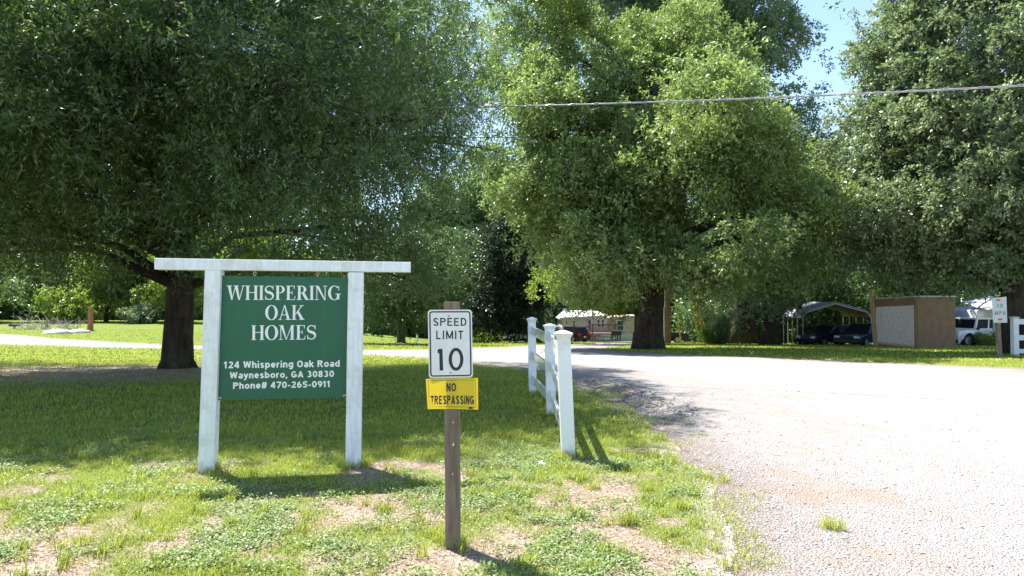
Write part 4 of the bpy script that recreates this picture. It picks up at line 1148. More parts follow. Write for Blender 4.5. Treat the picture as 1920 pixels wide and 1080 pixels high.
# ------------------------------------------------------------------ 10 MPH sign
P = gp(1875, 673); k = P.y / F
ms_ = thing('speed_sign', 'small weathered white sign reading 10 MPH on a post by the right oak', 'sign', P, R(8))
hz = CAMZ + (HOR - 558) * k - P.z
def mz(py): return CAMZ + (HOR - py) * k - P.z
MB().hexa([(-.075, -.05, -.2), (.075, -.05, -.2), (.075, .05, -.2), (-.075, .05, -.2)], [(-.17, -.05, mz(575)), (-.03, -.05, mz(575)), (-.03, .05, mz(575)), (-.17, .05, mz(575))]).build('post', wp, ms_, .004)
cs = [(-19, 560), (12, 556), (13, 605), (-16, 605)]
m10 = MB().prism([(x * k, mz(z)) for x, z in cs], -.066, -.060).build('sign_plate', mat('weathered_plate', (.60, .62, .66), .5, .12, 10, 0), ms_)
gy_ = mat('faded_lettering', (.22, .24, .28), .6, .2, 10, 0)
text_mb('10', -8 * k, 4 * k, mz(569), mz(577), gy_, 'lettering', m10, -.069, w=.2, gap=.3)
text_mb('MPH', -12.5 * k, 9 * k, mz(583), mz(590.5), gy_, 'lettering', m10, -.069, w=.2, gap=.3)
red = mat('red_reflector', (.75, .04, .04), .3, .1, 5, 0)
for cx_, cz_ in ((-5.5, 562.5), (-2, 598.5)):
    MB().prism([(cx_ * k + x * k, mz(cz_) + z * k) for x, z in arc(-3, 0, 1.7, 1.7, 90, 270, 6) + arc(3, 0, 1.7, 1.7, -90, 90, 6)], -.074, -.067).build('reflector', red, m10)

# ------------------------------------------------------------------ overhead cable
cab = mat('cable_sheath', (.34, .33, .34), .5, .2, 3, 0)
A = at(905, 200.5, 16); B = at(1920, 160.5, 11.5)
d = B - A; L = d.length; d = d / L
pts = [A + d * t + Vector((0, 0, .0016 * ((t - L / 2) ** 2 - L * L / 4))) for t in np.linspace(-16, L + 16, 40)]
t = thing('overhead_cable', 'grey bundled overhead cable strung across the front of the oaks', 'cable', pts[0])
pts = [p - pts[0] for p in pts]
MB().tube(pts, .017, 8).build('cable', cab, t, smooth=True)
sp_ = []
for i in range(900):
    u = i / 899 * 39; k0 = min(38, int(u)); p = pts[k0].lerp(pts[k0 + 1], u - k0)
    sp_.append(p + Vector((0, .02 * sin(i * .55), .022 * cos(i * .55) + .004)))
MB().tube(sp_, .005, 4).build('lashing_wire', mat('galvanised', (.55, .55, .56), .4, .1, 3, 0, .5), t)
# ------------------------------------------------------------------ vehicles
TYRE = mat('tyre_rubber', (.02, .02, .02), .9, .1, 5, 0)
RIM = mat('alloy_rim', (.40, .40, .42), .35, .1, 5, 0, .8)
GLASS = mat('dark_car_glass', (.012, .015, .02), .45, .1, 5, 0, spec=.12)
LAMPC = mat('clear_lamp', (.70, .72, .75), .1, .1, 5, 0)
LAMPR = mat('red_lamp', (.55, .01, .02), .15, .1, 5, 0)
TRIM = mat('black_trim', (.02, .02, .022), .6, .1, 5, 0)
def paint(name, c, met=.3):
    m = mat(name, c, .22, .05, 3, 0, met); return m
def vehicle(name, label, cat, loc, rz, L, W, H, m, kind='suv', plate=True, group=None, low=.22):
    """x points forward; body, glass, lamps and wheels; faces are modelled proud of one another"""
    t = thing(name, label, cat, loc, rz, group)
    h = L / 2; wr = H * (.21 if kind != 'jeep' else .225); belt = H * .58; sx = (h * .62, -h * .60)
    def arch(cx_): return [(cx_ + wr * 1.18 * cos(R(a)), wr + wr * 1.18 * sin(R(a))) for a in range(0, 181, 22)]
    if kind == 'jeep': top = [(h * .98, belt * .62), (h * .97, belt * .97), (h * .38, belt * 1.02), (-h * .99, belt * 1.02), (-h, low + .1)]
    elif kind == 'pickup': top = [(h * .99, belt * .65), (h * .95, belt * .92), (h * .40, belt * 1.02), (-h * .98, belt * 1.0), (-h, low + .15)]
    else: top = [(h * .99, belt * .58), (h * .93, belt * .80), (h * .48, belt * .98), (-h * .93, belt * 1.04), (-h, belt * .75), (-h * .98, low + .08)]
    prof = [(-h * .95, low)] + [p for p in arch(sx[1])[::-1]] + [p for p in arch(sx[0])[::-1]] + [(h * .95, low)] + top
    body = MB().prism(prof, -W / 2, W / 2).build('body', m, t, .03)
    # cabin
    if kind == 'jeep': xb, xt = (h * .36, -h * .97), (h * .24, -h * .93)
    elif kind == 'pickup': xb, xt = (h * .40, -h * .22), (h * .16, -h * .16)
    elif kind == 'sedan': xb, xt = (h * .42, -h * .72), (h * .12, -h * .42)
    else: xb, xt = (h * .46, -h * .94), (h * .12, -h * .74)
    yb, yt = W * .47, W * (.44 if kind == 'jeep' else .38)
    zb2, zt2 = belt * .99, H
    Bq = [(xb[1], -yb, zb2), (xb[0], -yb, zb2), (xb[0], yb, zb2), (xb[1], yb, zb2)]
    Tq = [(xt[1], -yt, zt2), (xt[0], -yt, zt2), (xt[0], yt, zt2), (xt[1], yt, zt2)]
    MB().hexa(Bq, Tq).build('cabin', m, t, .03)
    def pane(nm, c4, q0, q1, r0=.14, r1=.86):
        a, b, c_, d_ = [Vector(p) for p in c4]       # bottom-left, bottom-right, top-right, top-left
        def P(u, v): return (a.lerp(b, u)).lerp(d_.lerp(c_, u), v)
        n_ = (b - a).cross(d_ - a).normalized()
        q = [P(q0, r0), P(q1, r0), P(q1, r1), P(q0, r1)]
        MB().hexa([p - n_ * .01 for p in q], [p + n_ * .006 for p in q]).build(nm, GLASS, t)
    R0 = [Bq[0], Bq[1], Tq[1], Tq[0]]; L0 = [Bq[2], Bq[3], Tq[3], Tq[2]]
    splits = {'jeep': ((.04, .34), (.38, .62), (.66, .96)), 'suv': ((.10, .30), (.33, .62), (.65, .90)), 'sedan': ((.12, .48), (.52, .88)), 'pickup': ((.08, .46), (.52, .92))}[kind]
    for a, b in splits:
        pane('side_window', R0, a, b); pane('side_window', L0, 1 - b, 1 - a)
    pane('windscreen', [Bq[1], Bq[2], Tq[2], Tq[1]], .06, .94)
    pane('rear_window', [Bq[3], Bq[0], Tq[0], Tq[3]], .10, .90, .12, .8)
    for X in sx:
        for s in (-1, 1):
            y_ = s * (W / 2 - .10)
            w_ = MB().tube([(X, y_ - s * .12, wr), (X, y_ + s * .11, wr)], wr, 20).build('wheel', TYRE, t)
            MB().tube([(X, y_ + s * .105, wr), (X, y_ + s * .118, wr)], wr * .6, 14).build('rim', RIM, w_)
    for s in (-1, 1):
        if kind == 'jeep': MB().tube([(h * .95, s * W * .32, belt * .72), (h * 1.0, s * W * .32, belt * .72)], .11, 14).build('headlight', LAMPC, t)
        else: MB().box((h * .955, s * W * .36, belt * .74), (.10, W * .20, .13)).build('headlight', LAMPC, t, .02)
        MB().box((-h * .97, s * W * .40, belt * .90), (.10, W * (.22 if kind == 'suv' else .1), .14)).build('tail_light', LAMPR, t, .02)
        MB().box((xb[0] * .86, s * (W / 2 + .08), belt * 1.08), (.12, .16, .13)).build('wing_mirror', m if kind != 'jeep' else TRIM, t, .02)
        MB().box((0, s * (W / 2 + .004), low + .09), (L * .40, .02, .12)).build('sill_trim', TRIM, t)
    MB().box((h * .97, 0, low + .16), (.14, W * .96, .20)).build('front_bumper', TRIM if kind in ('jeep', 'suv') else m, t, .03)
    MB().box((-h * .98, 0, low + .14), (.12, W * .96, .18)).build('rear_bumper', TRIM if kind in ('jeep', 'suv') else m, t, .03)
    g = MB()
    for i in range(7): g.box((h * .985, (i - 3) * W * .055, belt * .72), (.03, W * .025, .18))
    g.build('grille', TRIM, t)
    if plate: MB().box((-h * 1.0 - .03, 0, belt * .62), (.02, .34, .17)).build('number_plate', mat('number_plate', (.7, .68, .62), .5, .1, 5, 0), t)
    if kind == 'jeep':
        MB().tube([(-h * 1.0, 0, belt * .8), (-h * 1.06, 0, belt * .8)], wr * .95, 18).build('spare_wheel', TYRE, t)
        for X in sx:
            for s in (-1, 1):
                mb = MB(); o_ = arc(X, wr, wr * 1.45, wr * 1.35, 10, 170, 10); i_ = arc(X, wr, wr * 1.22, wr * 1.18, 10, 170, 10)
                mb.prism(o_ + i_[::-1], s * W / 2 - .02, s * (W / 2 + .10)); mb.build('wheel_arch', m, t)
    return t
def G(px, d):
    x = (px - 960) / F * d
    return Vector((x, d, gz(x, d)))
vehicle('suv', 'dark maroon suv seen from behind, parked by the pale mobile home', 'suv', G(1070, 77), R(128), 4.5, 1.85, 1.68, paint('maroon_paint', (.035, .006, .010)), 'suv')
vehicle('jeep', 'white boxy four door off roader parked under the blue carport', 'off roader', G(1822, 43), R(195), 4.4, 1.85, 1.80, paint('white_paint', (.72, .72, .74), .0), 'jeep')
vehicle('parked_car', 'dim blue sedan at the left inside the metal carport', 'car', G(1556, 47), R(200), 4.5, 1.8, 1.42, paint('slate_blue_paint', (.02, .03, .05)), 'sedan', False)
vehicle('parked_car', 'blue hatchback with a bright headlight beside the leaning pole', 'car', G(1618, 44.5), R(215), 4.2, 1.78, 1.45, paint('teal_blue_paint', (.018, .04, .062)), 'suv', False)
vehicle('pickup_truck', 'dark pickup parked in the shade behind the yellow cable guards', 'pickup', G(1238, 62), R(-14), 4.9, 1.85, 1.7, paint('graphite_paint', (.03, .035, .05)), 'pickup', False)
vehicle('parked_car', 'white car half hidden by the evergreen at its left', 'car', G(938, 84), R(10), 4.4, 1.8, 1.4, paint('white_paint', (.72, .72, .74), .0), 'sedan', False)
vehicle('parked_car', 'white car showing to the right of the evergreen trunk', 'car', G(985, 86), R(-6), 4.4, 1.8, 1.4, paint('white_paint', (.72, .72, .74), .0), 'sedan', False)

# ------------------------------------------------------------------ buildings
CLAD = mat('pale_cladding', (.66, .62, .62), .7, .08, 2, .1, dirt=(.55, .47, .44))
TRW = mat('white_trim', (.78, .78, .78), .6, .04, 5, 0)
RUST = mat('pink_cladding', (.60, .44, .38), .8, .2, 1.5, .1, dirt=(.45, .28, .2))
m, nt, b_ = nodes('ribbed_metal')
wv = nt.nodes.new('ShaderNodeTexWave'); wv.wave_type = 'BANDS'; wv.bands_direction = 'X'; wv.inputs['Scale'].default_value = 2.2; nt.links.new(coords(nt), wv.inputs[0])
nt.links.new(ramp(nt, wv.outputs['Fac'], [(.1, (.55, .55, .57)), (.5, (.72, .72, .74))]), b_.inputs['Base Color']); b_.inputs['Roughness'].default_value = .5; bump(nt, b_, wv.outputs['Fac'], .6, .03)
RIB = m
WIN = mat('window_glass', (.05, .08, .10), .05, .1, 3, 0)
DECK = mat('deck_wood', (.20, .105, .075), .8, .3, 8, .2)
def window(parent, x, z, w_, h, y, bars=1, fm=None):
    fr = MB()
    f = .07
    fr.box((x - w_ / 2 + f / 2, y, z), (f, .08, h)); fr.box((x + w_ / 2 - f / 2, y, z), (f, .08, h))
    fr.box((x, y, z + h / 2 - f / 2), (w_ - 2 * f, .078, f)); fr.box((x, y, z - h / 2 + f / 2), (w_ - 2 * f, .078, f))
    fr.box((x, y, z), (w_ - 2 * f, .076, f * .8))
    o = fr.build('window', fm or TRW, parent)
    MB().box((x, y + .012, z), (w_ - 2 * f, .02, h - 2 * f)).build('pane', WIN, o)
    return o
D = 82; k = D / F
base = G(1054, D)
mh = thing('mobile_home', 'pale single storey mobile home with wooden steps beyond the drive', 'mobile home', base)
def X(px, dd=D): return (px - 960) / F * dd - base.x
def Zp(py, dd=D): return CAMZ + (HOR - py) / F * dd - base.z
w1 = X(1137); e = Zp(599)
zs = Zp(630)
mb = MB().hexa([(0, 0, .02 + zs * 0 + .55), (w1, -.6, .55), (w1, 8.5, .55), (0, 9, .55)], [(0, 0, e), (w1, -.6, e + .35), (w1, 8.5, e + .35), (0, 9, e)])
mb.build('wall', CLAD, mh)
MB().hexa([(-.04, -.03, -.6), (w1, -.63, -.6), (w1, 8.4, -.6), (-.04, 9, -.6)], [(-.04, -.03, .547), (w1, -.63, .547), (w1, 8.4, .547), (-.04, 9, .547)]).build('skirting', RIB, mh)
MB().hexa([(-.3, -.35, e + .02), (w1 + .1, -.95, e + .38), (w1 + .1, 9, e + .38), (-.3, 9.4, e + .02)], [(-.3, -.35, e + .26), (w1 + .1, -.95, e + .55), (w1 - 1.2, 4, e + 1.15), (.5, 4, e + 1.0)]).build('roof', mat('white_roof', (.72, .71, .70), .6, .08, 3, .1), mh)
for px, wd, zt_, zb__ in ((1076, 6, 600.5, 615), (1104.5, 7, 599, 621), (1121, 6, 598.5, 613), (1129, 6, 598.5, 613)):
    zc = (Zp(zt_) + Zp(zb__)) / 2; window(mh, X(px), zc, wd * k, Zp(zt_) - Zp(zb__), -.06 - .6 * X(px) / w1)
# set-back wing
w2, w3 = X(1138.5), X(1197)
MB().hexa([(w2, 1.2, .9), (w3, .6, .9), (w3, 8, .9), (w2, 8, .9)], [(w2, 1.2, e + .2), (w3, .6, e + .5), (w3, 8, e + .5), (w2, 8, e + .2)]).build('side_wing', RUST, mh)
MB().hexa([(w2, 1.15, -.6), (w3, .55, -.6), (w3, 8, -.6), (w2, 8, -.6)], [(w2, 1.15, .897), (w3, .55, .897), (w3, 8, .897), (w2, 8, .897)]).build('skirting', RIB, mh)
window(mh, X(1165), Zp(611), .9, 1.3, .80)
# deck and stairs
dk = thing('deck_stairs', 'reddish wooden deck with steps and rails in front of the mobile home', 'deck', G(1132, 79.5))
mb = MB(); mb.box((0, 0, .95), (3.0, 2.0, .12))
mb.build('platform', DECK, dk)
for xx in (-1.45, 1.45):
    for yy_ in (-.95, .95): MB().box((xx, yy_, .85), (.12, .12, 2.5)).build('deck_post', DECK, dk)
rl = MB(); rl.box((0, -1.02, 1.98), (3.0, .06, .12)); rl.box((0, -1.02, 1.15), (3.0, .06, .09))
for i in range(12): rl.box((-1.3 + i * .236, -1.02, 1.56), (.07, .04, .73))
rl.build('railing', DECK, dk)
for yy_ in (-.8, .3):
    mb = MB(); mb.beam((-1.5, yy_, .9), (-3.6, yy_, -.1), .06, .25)
    mb.build('stringer', DECK, dk)
    mb = MB(); mb.beam((-1.5, yy_, 1.95), (-3.6, yy_, .95), .07, .09); mb.box((-3.6, yy_, .4), (.09, .09, 1.2)); mb.box((-2.5, yy_, .9), (.07, .07, 1.1)); mb.beam((-1.5, yy_, 1.5), (-3.6, yy_, .5), .05, .06)
    mb.build('handrail', DECK, dk)
for i in range(5): MB().box((-1.68 - i * .42, -.25, .8 - i * .19), (.34, 1.0, .05)).build('tread', DECK, dk)
# barbecue
g = thing('barbecue', 'black barrel barbecue standing right of the wooden deck', 'barbecue', G(1155, 77))
bk = mat('black_enamel', (.02, .025, .03), .35, .2, 4, 0)
MB().tube([(-.55, 0, 1.0), (.55, 0, 1.0)], .32, 16).build('barrel', bk, g)
MB().box((.75, 0, .95), (.4, .5, .05)).build('side_shelf', bk, g)
for a, b in ((-.45, -.22), (.45, -.22), (-.45, .22), (.45, .22)): MB().box((a, b, .38), (.06, .06, .8)).build('leg', bk, g)
# bicycles by the deck
def bike(label, px, d, rz, m):
    t = thing('bicycle', label, 'bicycle', G(px, d), rz, 'bicycles heaped by the deck steps')
    for X_ in (-.52, .52):
        mb = MB(); mb.tube([(X_ + .33 * cos(a), 0, .34 + .33 * sin(a)) for a in np.linspace(0, 2 * pi, 21)], .022, 6, cap=False)
        w_ = mb.build('wheel', TYRE, t)
        mb = MB()
        for a in np.linspace(0, pi, 7)[:-1]: mb.tube([(X_ - .31 * cos(a), 0, .34 - .31 * sin(a)), (X_ + .31 * cos(a), 0, .34 + .31 * sin(a))], .006, 4)
        mb.build('spokes', RIM, w_)
    mb = MB()
    for a, b in (((-.52, .34), (-.05, .30)), ((-.05, .30), (-.18, .78)), ((-.52, .34), (-.17, .70)), ((-.17, .70), (.36, .76)), ((-.05, .30), (.36, .68)), ((.52, .34), (.34, .86))): mb.tube([(a[0], 0, a[1]), (b[0], 0, b[1])], .025, 6)
    mb.build('frame', m, t)
    MB().box((-.20, 0, .84), (.26, .14, .06)).build('saddle', TRIM, t, .02)
    MB().tube([(.30, -.28, .96), (.34, 0, .90), (.30, .28, .96)], .018, 6).build('handlebar', TRIM, t)
bike('bicycle with a red frame nearest the deck steps', 1118, 77, R(20), paint('red_frame', (.35, .03, .03)))
bike('bicycle with a pale blue frame in the middle of the heap', 1129, 76.5, R(-25), paint('blue_frame', (.35, .45, .6)))
bike('bicycle with a white frame at the right of the heap', 1141, 77.5, R(160), paint('white_frame', (.6, .6, .6)))
# satellite dish by the suv
t = thing('satellite_dish', 'small round white satellite dish left of the maroon suv', 'satellite dish', G(1046, 80))
MB().ball((0, -.05, 1.35), (.46, .10, .46), 16, 8).build('dish', TRW, t, smooth=True)
MB().tube([(0, .1, -.1), (0, .1, 1.3)], .04, 6).build('mast', STEEL, t)
MB().tube([(0, -.1, .95), (0, -.6, 1.3)], .02, 5).build('arm', STEEL, t)
# utility pole with transformer
t = thing('utility_pole', 'dark pole carrying a grey transformer above the mobile home corner', 'utility pole', G(1063, 92))
MB().tube([(0, 0, -.3), (0, 0, 12.5)], [.17, .12], 10).build('pole', mat('creosote_pole', (.10, .075, .06), .9, .3, 8, .3, stretch=(1, 1, .2)), t)
MB().tube([(-.38, -.1, Zp(594, 92) + .3 * 0 + .3), (-.38, -.1, Zp(585, 92) + 1.0)], .30, 14).build('transformer', mat('grey_enamel', (.5, .52, .54), .4, .1, 4, 0), t)
MB().box((0, -.1, 11.8), (2.2, .1, .12)).build('crossarm', DECK, t)
for i, (pa, pb) in enumerate((((860, 437, 70), (1180, 444, 84)), )):
    a_, b__ = at(*pa), at(*pb)
    pts = [a_.lerp(b__, u) + Vector((0, 0, -1.6 * u * (1 - u))) for u in np.linspace(0, 1, 14)]
    tag(MB().tube([p - a_ for p in pts], .035, 5).build('utility_wire', cab, loc=a_), 'thin grey wire crossing in front of the evergreen crown', 'wire')
# brown utility pole and conduit by the bright oak
D2 = gp(1252, 644).y; k2 = D2 / F
t = thing('utility_pole', 'thick brown wooden pole just right of the bright oak trunk', 'utility pole', gp(1252, 644))
MB().tube([(0, 0, -.3), (-.05, 0, 8.5)], [6.0 * k2, 5.2 * k2], 14, wob=.03).build('pole', mat('brown_pole', (.30, .17, .10), .85, .3, 6, .4, stretch=(1, 1, .15)), t)
MB().tube([(-6.8 * k2, -.15, -.1), (-7.2 * k2, -.15, 3.0)], 1.4 * k2, 8).build('conduit', mat('conduit_grey', (.6, .57, .52), .5, .1, 4, 0), t)
YG = mat('yellow_guard', (.75, .50, .04), .45, .15, 4, 0)
for (xa, ya, xb_, yb_, lb) in ((1277, 641, 1265, 551, 'yellow cable guard standing alone just right of the brown pole'), (1311, 636, 1294, 549, 'steep yellow cable guard, first of the close set behind the grass clump'),
                              (1326, 638, 1300, 566, 'slanting yellow cable guard in the middle of the close set'), (1334, 640, 1305, 570, 'lowest slanting yellow cable guard, right of the close set'), (1368, 641, 1338, 553, 'long leaning cable guard in front of the dark trunks')):
    d_ = D2 + 1.2
    p0 = at(xa, ya, d_); p0.z = gz(p0.x, p0.y); p1 = at(xb_, yb_, d_ - .3)
    t = thing('cable_guard', lb, 'cable guard', p0, 0, 'cable guards around the brown pole')
    v = p1 - p0
    MB().tube([-v * .03, v], 1.35 * k2, 8).build('sleeve', YG, t)
    MB().tube([v, v * 1.9], .012, 5).build('guy_wire', STEEL, t)
# carport
DC = 47
cb = G(1568, DC)
def CX(px, dd=DC): return (px - 960) / F * dd - cb.x
def CZ(py, dd=DC): return CAMZ + (HOR - py) / F * dd - cb.z
ct = thing('carport', 'metal carport with arched grey roof left of the leaning pole', 'carport', cb)
GALV = mat('galvanised_tube', (.45, .44, .43), .45, .15, 5, 0, .4)
CRF = mat('grey_blue_sheet', (.42, .45, .50), .5, .1, 3, .1, 0)
CLN = mat('brown_underside', (.36, .26, .22), .6, .15, 3, .1, 0)
xl, xr, xa = CX(1504), CX(1634), CX(1566); za, zl2, zl3 = CZ(567), CZ(586), CZ(597)
outl = [(xl, zl3), (xl + .05, zl3 + .25), (xl + .35, zl2 + .12), (xa, za), (xr - .35, zl2 + .12), (xr - .05, zl3 + .25), (xr, zl3)]
def loft(o_, sh, y0, y1, th):
    mb = MB(); n_ = len(o_)
    vv = [(p[0] + s_[0], y_, p[1] + s_[1] + t_) for (y_, s_) in ((y0, (0, 0)), (y1, sh)) for t_ in (0, th) for p in o_]
    fs = []
    for i in range(n_ - 1):
        fs += [(i, i + 1, 2 * n_ + i + 1, 2 * n_ + i), (n_ + i, n_ + i + 1, 3 * n_ + i + 1, 3 * n_ + i), (i, i + 1, n_ + i + 1, n_ + i), (2 * n_ + i, 2 * n_ + i + 1, 3 * n_ + i + 1, 3 * n_ + i)]
    fs += [(0, n_, 3 * n_, 2 * n_), (n_ - 1, 2 * n_ - 1, 4 * n_ - 1, 3 * n_ - 1)]
    return mb.add(vv, fs)
loft(outl, (1.4, 0), 0, 7, .04).build('roof', CRF, ct)
loft([(p[0], p[1] - .045) for p in outl[1:-1]], (1.4, 0), .02, 6.98, .02).build('roof_lining', CLN, ct)
for j in range(5):
    s = 1.4 * j / 4; y_ = 7 * j / 4 * .98 + .03
    pts = [(xl + s + .05, y_, -.5)] + [(p[0] * .985 + s, y_, p[1] - .09) for p in outl] + [(xr + s - .05, y_, -.5)]
    MB().tube(pts, .04, 6).build('hoop', GALV, ct)
# shed
cs_ = gp(1718, 653); DS = cs_.y; ks = DS / F
sh = thing('shed', 'flat roofed brown shed with one peeling whitewashed board wall', 'shed', cs_)
def at_s(px, py, d): q = at(px, py, d) - cs_; return q
m, nt, b_ = nodes('peeling_boards')
c = coords(nt); f = noise(nt, coords(nt, 'Object', (1, 1, 2.6)), 5, 8, .78); zsep = nt.nodes.new('ShaderNodeSeparateXYZ'); nt.links.new(c, zsep.inputs[0])
col_ = ramp(nt, f, [(.36, (.33, .20, .15)), (.43, (.62, .52, .51)), (.6, (.80, .70, .72))])
col_ = mix(nt, ramp(nt, zsep.outputs[2], [(.0, 1), (.18, 0)]), col_, (.38, .24, .15))
nt.links.new(col_, b_.inputs['Base Color']); b_.inputs['Roughness'].default_value = .9; bump(nt, b_, f, .5, .03)
PEEL = m
TAN = mat('tan_boards', (.25, .142, .082), .85, .14, 2.5, .15, dirt=(.18, .10, .06))
hl, hc, hr = at(1637, 562, DS + 4.2).z - cs_.z, at(1718, 557, DS).z - cs_.z, at(1792, 557, DS + 1.4).z - cs_.z
A0 = at_s(1637, 650, DS + 4.2); C0 = at_s(1792, 650, DS + 1.4); B0 = Vector((0, 0, 0)); Dk = A0 + C0
def wall4(p, q, h0, h1, m_, nm, th=.1, z0=-.3):
    d_ = (q - p); n_ = Vector((d_.y, -d_.x, 0)).normalized() * -th
    P0, Q0 = Vector((p.x, p.y, z0)), Vector((q.x, q.y, z0))
    return MB().hexa([P0, Q0, Q0 + n_, P0 + n_], [Vector((p.x, p.y, h0)), Vector((q.x, q.y, h1)), Vector((q.x, q.y, h1)) + n_, Vector((p.x, p.y, h0)) + n_]).build(nm, m_, sh)
wf = wall4(A0, B0, hl, hc, TAN, 'wall'); wf['label'] = 'brown wall beneath the whitewashed boards'
u_ = (B0 - A0).normalized(); n_ = Vector((u_.y, -u_.x, 0)) * .012
pa, pb_ = A0 + u_ * .35 + n_, B0 - u_ * .02 + n_
q4 = [Vector((pa.x, pa.y, -.02)), Vector((pb_.x, pb_.y, -.02)), Vector((pb_.x, pb_.y, hc - .42)), Vector((pa.x, pa.y, hl - .42))]
MB().hexa([q4[0] - n_ * .9, q4[1] - n_ * .9, q4[1], q4[0]], [q4[3] - n_ * .9, q4[2] - n_ * .9, q4[2], q4[3]]).build('peeling_panel', PEEL, sh)
wall4(B0, C0, hc, hr, TAN, 'wall'); wall4(C0, Dk, hr, hl, TAN, 'wall'); wall4(Dk, A0, hl, hl, TAN, 'wall')
def ov(p, z): v = Vector((p.x, p.y, 0)); cc_ = Vector((Dk.x / 2, Dk.y / 2, 0)); v = cc_ + (v - cc_) * 1.03; return Vector((v.x, v.y, z))
MB().hexa([ov(A0, hl + .005), ov(B0, hc + .005), ov(C0, hr + .005), ov(Dk, hl + .005)], [ov(A0, hl + .07), ov(B0, hc + .07), ov(C0, hr + .07), ov(Dk, hl + .07)]).build('roof', mat('roof_sheet', (.50, .48, .47), .6, .2, 4, .1), sh)
MB().box((A0 + u_ * .25 + n_ * 5 + Vector((0, 0, 1.45))), (.22, .14, .4)).build('meter_box', mat('grey_enamel', (.5, .52, .54), .4, .1, 4, 0), sh)
# leaning pole
p0 = gp(1643, 652); p1 = at(1633, 543, p0.y)
t = thing('leaning_pole', 'leaning pale brown wooden pole against the left end of the shed', 'pole', p0)
MB().tube([Vector((0, 0, -.3)), p1 - p0], [4.4 * ks, 3.4 * ks], 10, wob=.04).build('pole', mat('tan_pole', (.36, .24, .15), .85, .3, 6, .4, stretch=(1, 1, .15)), t)
# blue carport behind shed
db = 45
bb = G(1845, db)
bc_ = thing('carport', 'light blue metal carport over the white off roader', 'carport', bb)
BLU = mat('light_blue_sheet', (.11, .31, .38), .8, .1, 3, .1, dirt=(.25, .42, .48))
def BX(px, dd=db): return (px - 960) / F * dd - bb.x
def BZ(py, dd=db): return CAMZ + (HOR - py) / F * dd - bb.z
xl_, xr_ = BX(1775), BX(1838)
MB().hexa([(xl_, -2.6, BZ(600)), (xr_ - .1, -2.6, BZ(600)), (xr_ - .1, 3.4, BZ(588)), (xl_, 3.4, BZ(576))], [(xl_, -2.6, BZ(600) + .06), (xr_ - .1, -2.6, BZ(600) + .06), (xr_ - .1, 3.4, BZ(588) + .06), (xl_, 3.4, BZ(576) + .06)]).build('roof', BLU, bc_)
MB().box(((xl_ + xr_) / 2, -2.62, BZ(599) - .05), (xr_ - xl_, .03, .22)).build('fascia', BLU, bc_)
for px in (1795, 1814, 1836):
    MB().tube([(BX(px), -2.58, -.4), (BX(px), -2.58, BZ(600))], .045, 8).build('post', TRW, bc_)
    MB().tube([(BX(px), 3.3, -.4), (BX(px), 3.3, BZ(586))], .045, 8).build('post', TRW, bc_)
# white house with a porch
dh = 43
hb = G(1862, dh)
hs = thing('porch_house', 'small white house with a ribbed porch roof and grey blue railing', 'house', hb)
def HX(px, dd=dh): return (px - 960) / F * dd - hb.x
def HZ(py, dd=dh): return CAMZ + (HOR - py) / F * dd - hb.z
MB().hexa([(HX(1831), 0, -.3), (HX(1920), -.4, -.3), (HX(1920), 5, -.3), (HX(1831), 5, -.3)], [(HX(1831), 0, HZ(582)), (HX(1920), -.4, HZ(572)), (HX(1920), 5, HZ(572)), (HX(1831), 5, HZ(582))]).build('wall', mat('lilac_white_wall', (.68, .68, .76), .6, .05, 2, .05), hs)
MB().hexa([(HX(1829), -1.5, HZ(583)), (HX(1900), -1.9, HZ(583)), (HX(1900), 2, HZ(556)), (HX(1840), 2, HZ(568))], [(HX(1829), -1.5, HZ(583) + .06), (HX(1900), -1.9, HZ(583) + .06), (HX(1900), 2, HZ(556) + .06), (HX(1840), 2, HZ(568) + .06)]).build('porch_roof', RIB, hs)
MB().box((HX(1834), -1.45, HZ(583) / 2 - .1), (.14, .14, HZ(583) + .15)).build('porch_post', TRW, hs)
PB = mat('grey_blue_boards', (.30, .36, .46), .6, .1, 4, .05)
mb = MB(); mb.box((HX(1854), -1.45, .12), (HX(1880) - HX(1832), .06, .5)); mb.box((HX(1854), -1.45, HZ(615)), (HX(1880) - HX(1832), .08, .08))
for i in range(16): mb.box((HX(1834) + i * .098, -1.45, (HZ(615) + .37) / 2), (.05, .03, HZ(615) - .40))
mb.build('railing', PB, hs)
MB().box((HX(1862), -.7, .12), (HX(1895) - HX(1832), 1.3, .1)).build('porch_floor', PB, hs)
# small things
p = gp(782, 643); k = p.y / F
t = thing('marker_post', 'short white marker post on the grass right of the thin trunk', 'marker post', p)
MB().hexa([(-.07, -.07, -.1), (.07, -.07, -.1), (.07, .07, -.1), (-.07, .07, -.1)], [(-.06, -.06, 16 * k), (.06, -.06, 16 * k), (.06, .06, 16 * k), (-.06, .06, 16 * k)]).build('post', WH, t, .01)
MB().box((0, 0, 17.0 * k), (.17, .17, .07)).build('post_top', mat('orange_band', (.6, .25, .1), .6, .1, 5, 0), t, .01)
p = gp(1010, 873)
mb = MB(); r_ = random.Random(9)
for i in range(9):
    c_ = Vector((r_.uniform(-.05, .05), r_.uniform(-.03, .03), r_.uniform(.0, .03)))
    q = [c_ + Vector((r_.uniform(-.04, .04), r_.uniform(-.03, .03), r_.uniform(-.01, .04))) for _ in range(3)]
    mb.add([c_] + q, [(0, 1, 2), (0, 2, 3), (0, 3, 1), (1, 3, 2)])
mb.build('plastic_scrap', mat('white_plastic', (.75, .76, .80), .4, .1, 5, 0), loc=p)
tag(bpy.data.objects['plastic_scrap'], 'crumpled white plastic scrap lying left of the nearest fence post', 'litter')
p = gp(1409, 667); k = p.y / F
mb = MB(); mb.tube([(0, 0, -.03), (0, 0, 5 * k)], .02, 5)
